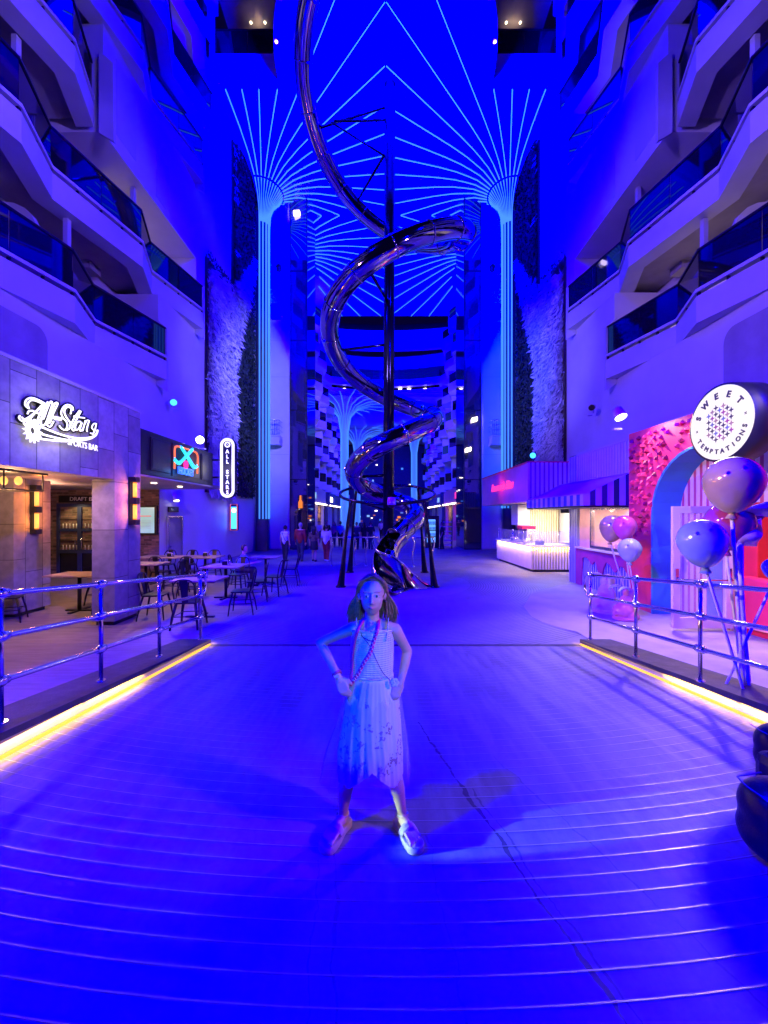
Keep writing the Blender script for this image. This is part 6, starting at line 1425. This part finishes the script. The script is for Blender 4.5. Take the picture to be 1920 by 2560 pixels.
m = MB(); m.tube([Vector(skirt(k/120, .0))+Vector((0, 0, .002)) for k in range(120)], .007, 6, closed=True); m.build('waist_gather', 'dress_bodice', girl)
fl = MB()
for k in range(6): a = 2*math.pi*k/6; fl.sph(G(986, 1706, -.07)+Vector((.016*math.cos(a), 0, .016*math.sin(a))), (.012, .005, .012), 8, 6)
fl.sph(G(986, 1706, -.075), .008); fl.build('waist_flower', 'cloth_white', girl)
# lanyard, necklace, cord, bracelet
def front(u, v, lift=.012):
    p = G(u, v); dx = (p.x-G(BC, 1600).x)/.125; return Vector((p.x, GY+.012-.092*math.sqrt(max(.12, 1-min(.95, dx*dx)))-lift, p.z))
ln = thing('lanyard', 'pink spotted lanyard slung across the girl, worn over her dress', 'lanyard', G(930, 1560))
def ribbon(pts, w_, name, mtl, parent):
    P = catmull(pts, 6); m = MB(); m.tube(P, w_, 6, flat=(1, .18) if False else (.25, 1)); return m.build(name, mtl, parent)
ribbon([G(947, 1546, .03), front(944, 1562, .01), front(936, 1588), front(927, 1617), front(913, 1640), front(898, 1670), front(886, 1690), front(877, 1705, .02)], .0125, 'ribbon', 'lanyard', ln)
ribbon([G(910, 1546, .03), front(898, 1562, .01), front(889, 1590), front(884, 1620), front(881, 1655), front(877, 1705, .02)], .0125, 'ribbon', 'lanyard', ln)
m = MB(); P = catmull([front(944, 1562, .017), front(936, 1588, .02), front(927, 1617, .02), front(913, 1640, .02), front(898, 1670, .02), front(886, 1690, .02)], 6)
for i, q in enumerate(P): m.sph(q+Vector((.005*(-1)**i, -.001, 0)), (.0042, .002, .0042), 8, 6)
m.build('spots', 'lanyard_dot', ln)
cdd = thing('necklace', 'thin dark beaded necklace at the girl\'s neckline', 'necklace', G(930, 1570)); m = MB(); P = catmull([G(898, 1553, .0), front(906, 1577, .004), front(918, 1586, .004), front(930, 1590, .004), front(940, 1580, .004), G(950, 1556, .0)], 5); m.tube(P, .0018, 5); m.build('cord', 'thread', cdd); m = MB()
for q in P[6:18]: m.sph(q, .0034, 8, 6)
m.build('beads', 'thread', cdd)
xc = thing('cross_cord', 'thin dark cord of a small bag crossing the girl\'s dress', 'cord', G(930, 1620)); m = MB(); m.tube(catmull([front(905, 1578, .006), front(925, 1600, .008), front(942, 1636, .008), front(958, 1668, .008), front(976, 1692, .008)], 5), .002, 5); m.build('cord', 'thread', xc)
br = thing('wristband', 'red and white wristband on the girl\'s bent wrist', 'wristband', WL_); d = (WL_-EL).normalized(); m = MB()
m.tube([WL_-d*.022, WL_-d*.021, WL_-d*.006, WL_-d*.005], [.024, .0275, .0265, .0235], 18, caps=False); m.build('band', 'bracelet', br, fix=False, solid=.003); m = MB(); q = WL_-d*.0135+Vector((0, -.027, 0)); m.obox(q, Vector((.9, 0, .35)).normalized()*.014, (0, .003, 0), d*.0075); m.build('face', 'cloth_white', br, bev=.002)
# platform sandals
for nm, lb in (('l', 'pale platform sandal on the girl\'s foot pointing left'), ('r', 'pale platform sandal on the girl\'s foot pointing right')):
    toe, heel = FT[nm]; d = (toe-heel); d.z = 0; d.normalize(); sd = Vector((d.y, -d.x, 0)); sn = thing('sandal', lb, 'sandal', (heel.x, heel.y, ramp_z(heel.y)))
    L_ = (toe-heel).length
    half = catmull([(-.044, .0, 0), (-.04, .022, 0), (-.015, .036, 0), (.05, .034, 0), (L_*.62, .046, 0), (L_+.0, .05, 0), (L_+.034, .036, 0), (L_+.048, .0, 0)], 5)
    pl = [(q.x, q.y) for q in half]+[(q.x, -q.y) for q in half[::-1]][1:-1]
    def F_(a, b, z): p = Vector((heel.x, heel.y, 0))+d*a+sd*b; p.z = ramp_z(p.y)+z; return p
    m = MB(); m.prism(pl, F_, .003, .043, smooth=True); m.build('sole', 'sandal', sn, bev=.005)
    m = MB(); m.grid(lambda u, v: F_(L_*(.5+.2*v), -.05*math.cos(math.pi*u), .045+(.05-.012*v)*math.sin(math.pi*u)), 14, 5); m.build('toe_strap', 'sandal', sn, fix=False, solid=.004)
    A_ = AL if nm == 'l' else AR_
    m = MB(); m.tube([A_+Vector((.031*math.cos(t), .031*math.sin(t)+.004, -.012)) for t in [2*math.pi*k/18 for k in range(18)]], .005, 6, closed=True); m.build('ankle_strap', 'sandal', sn); m = MB(); m.obox(A_+Vector((-.032 if nm == 'l' else .032, -.006, -.012)), (.004, 0, 0), (0, .008, 0), (0, 0, .008)); m.build('buckle', 'chrome', sn)
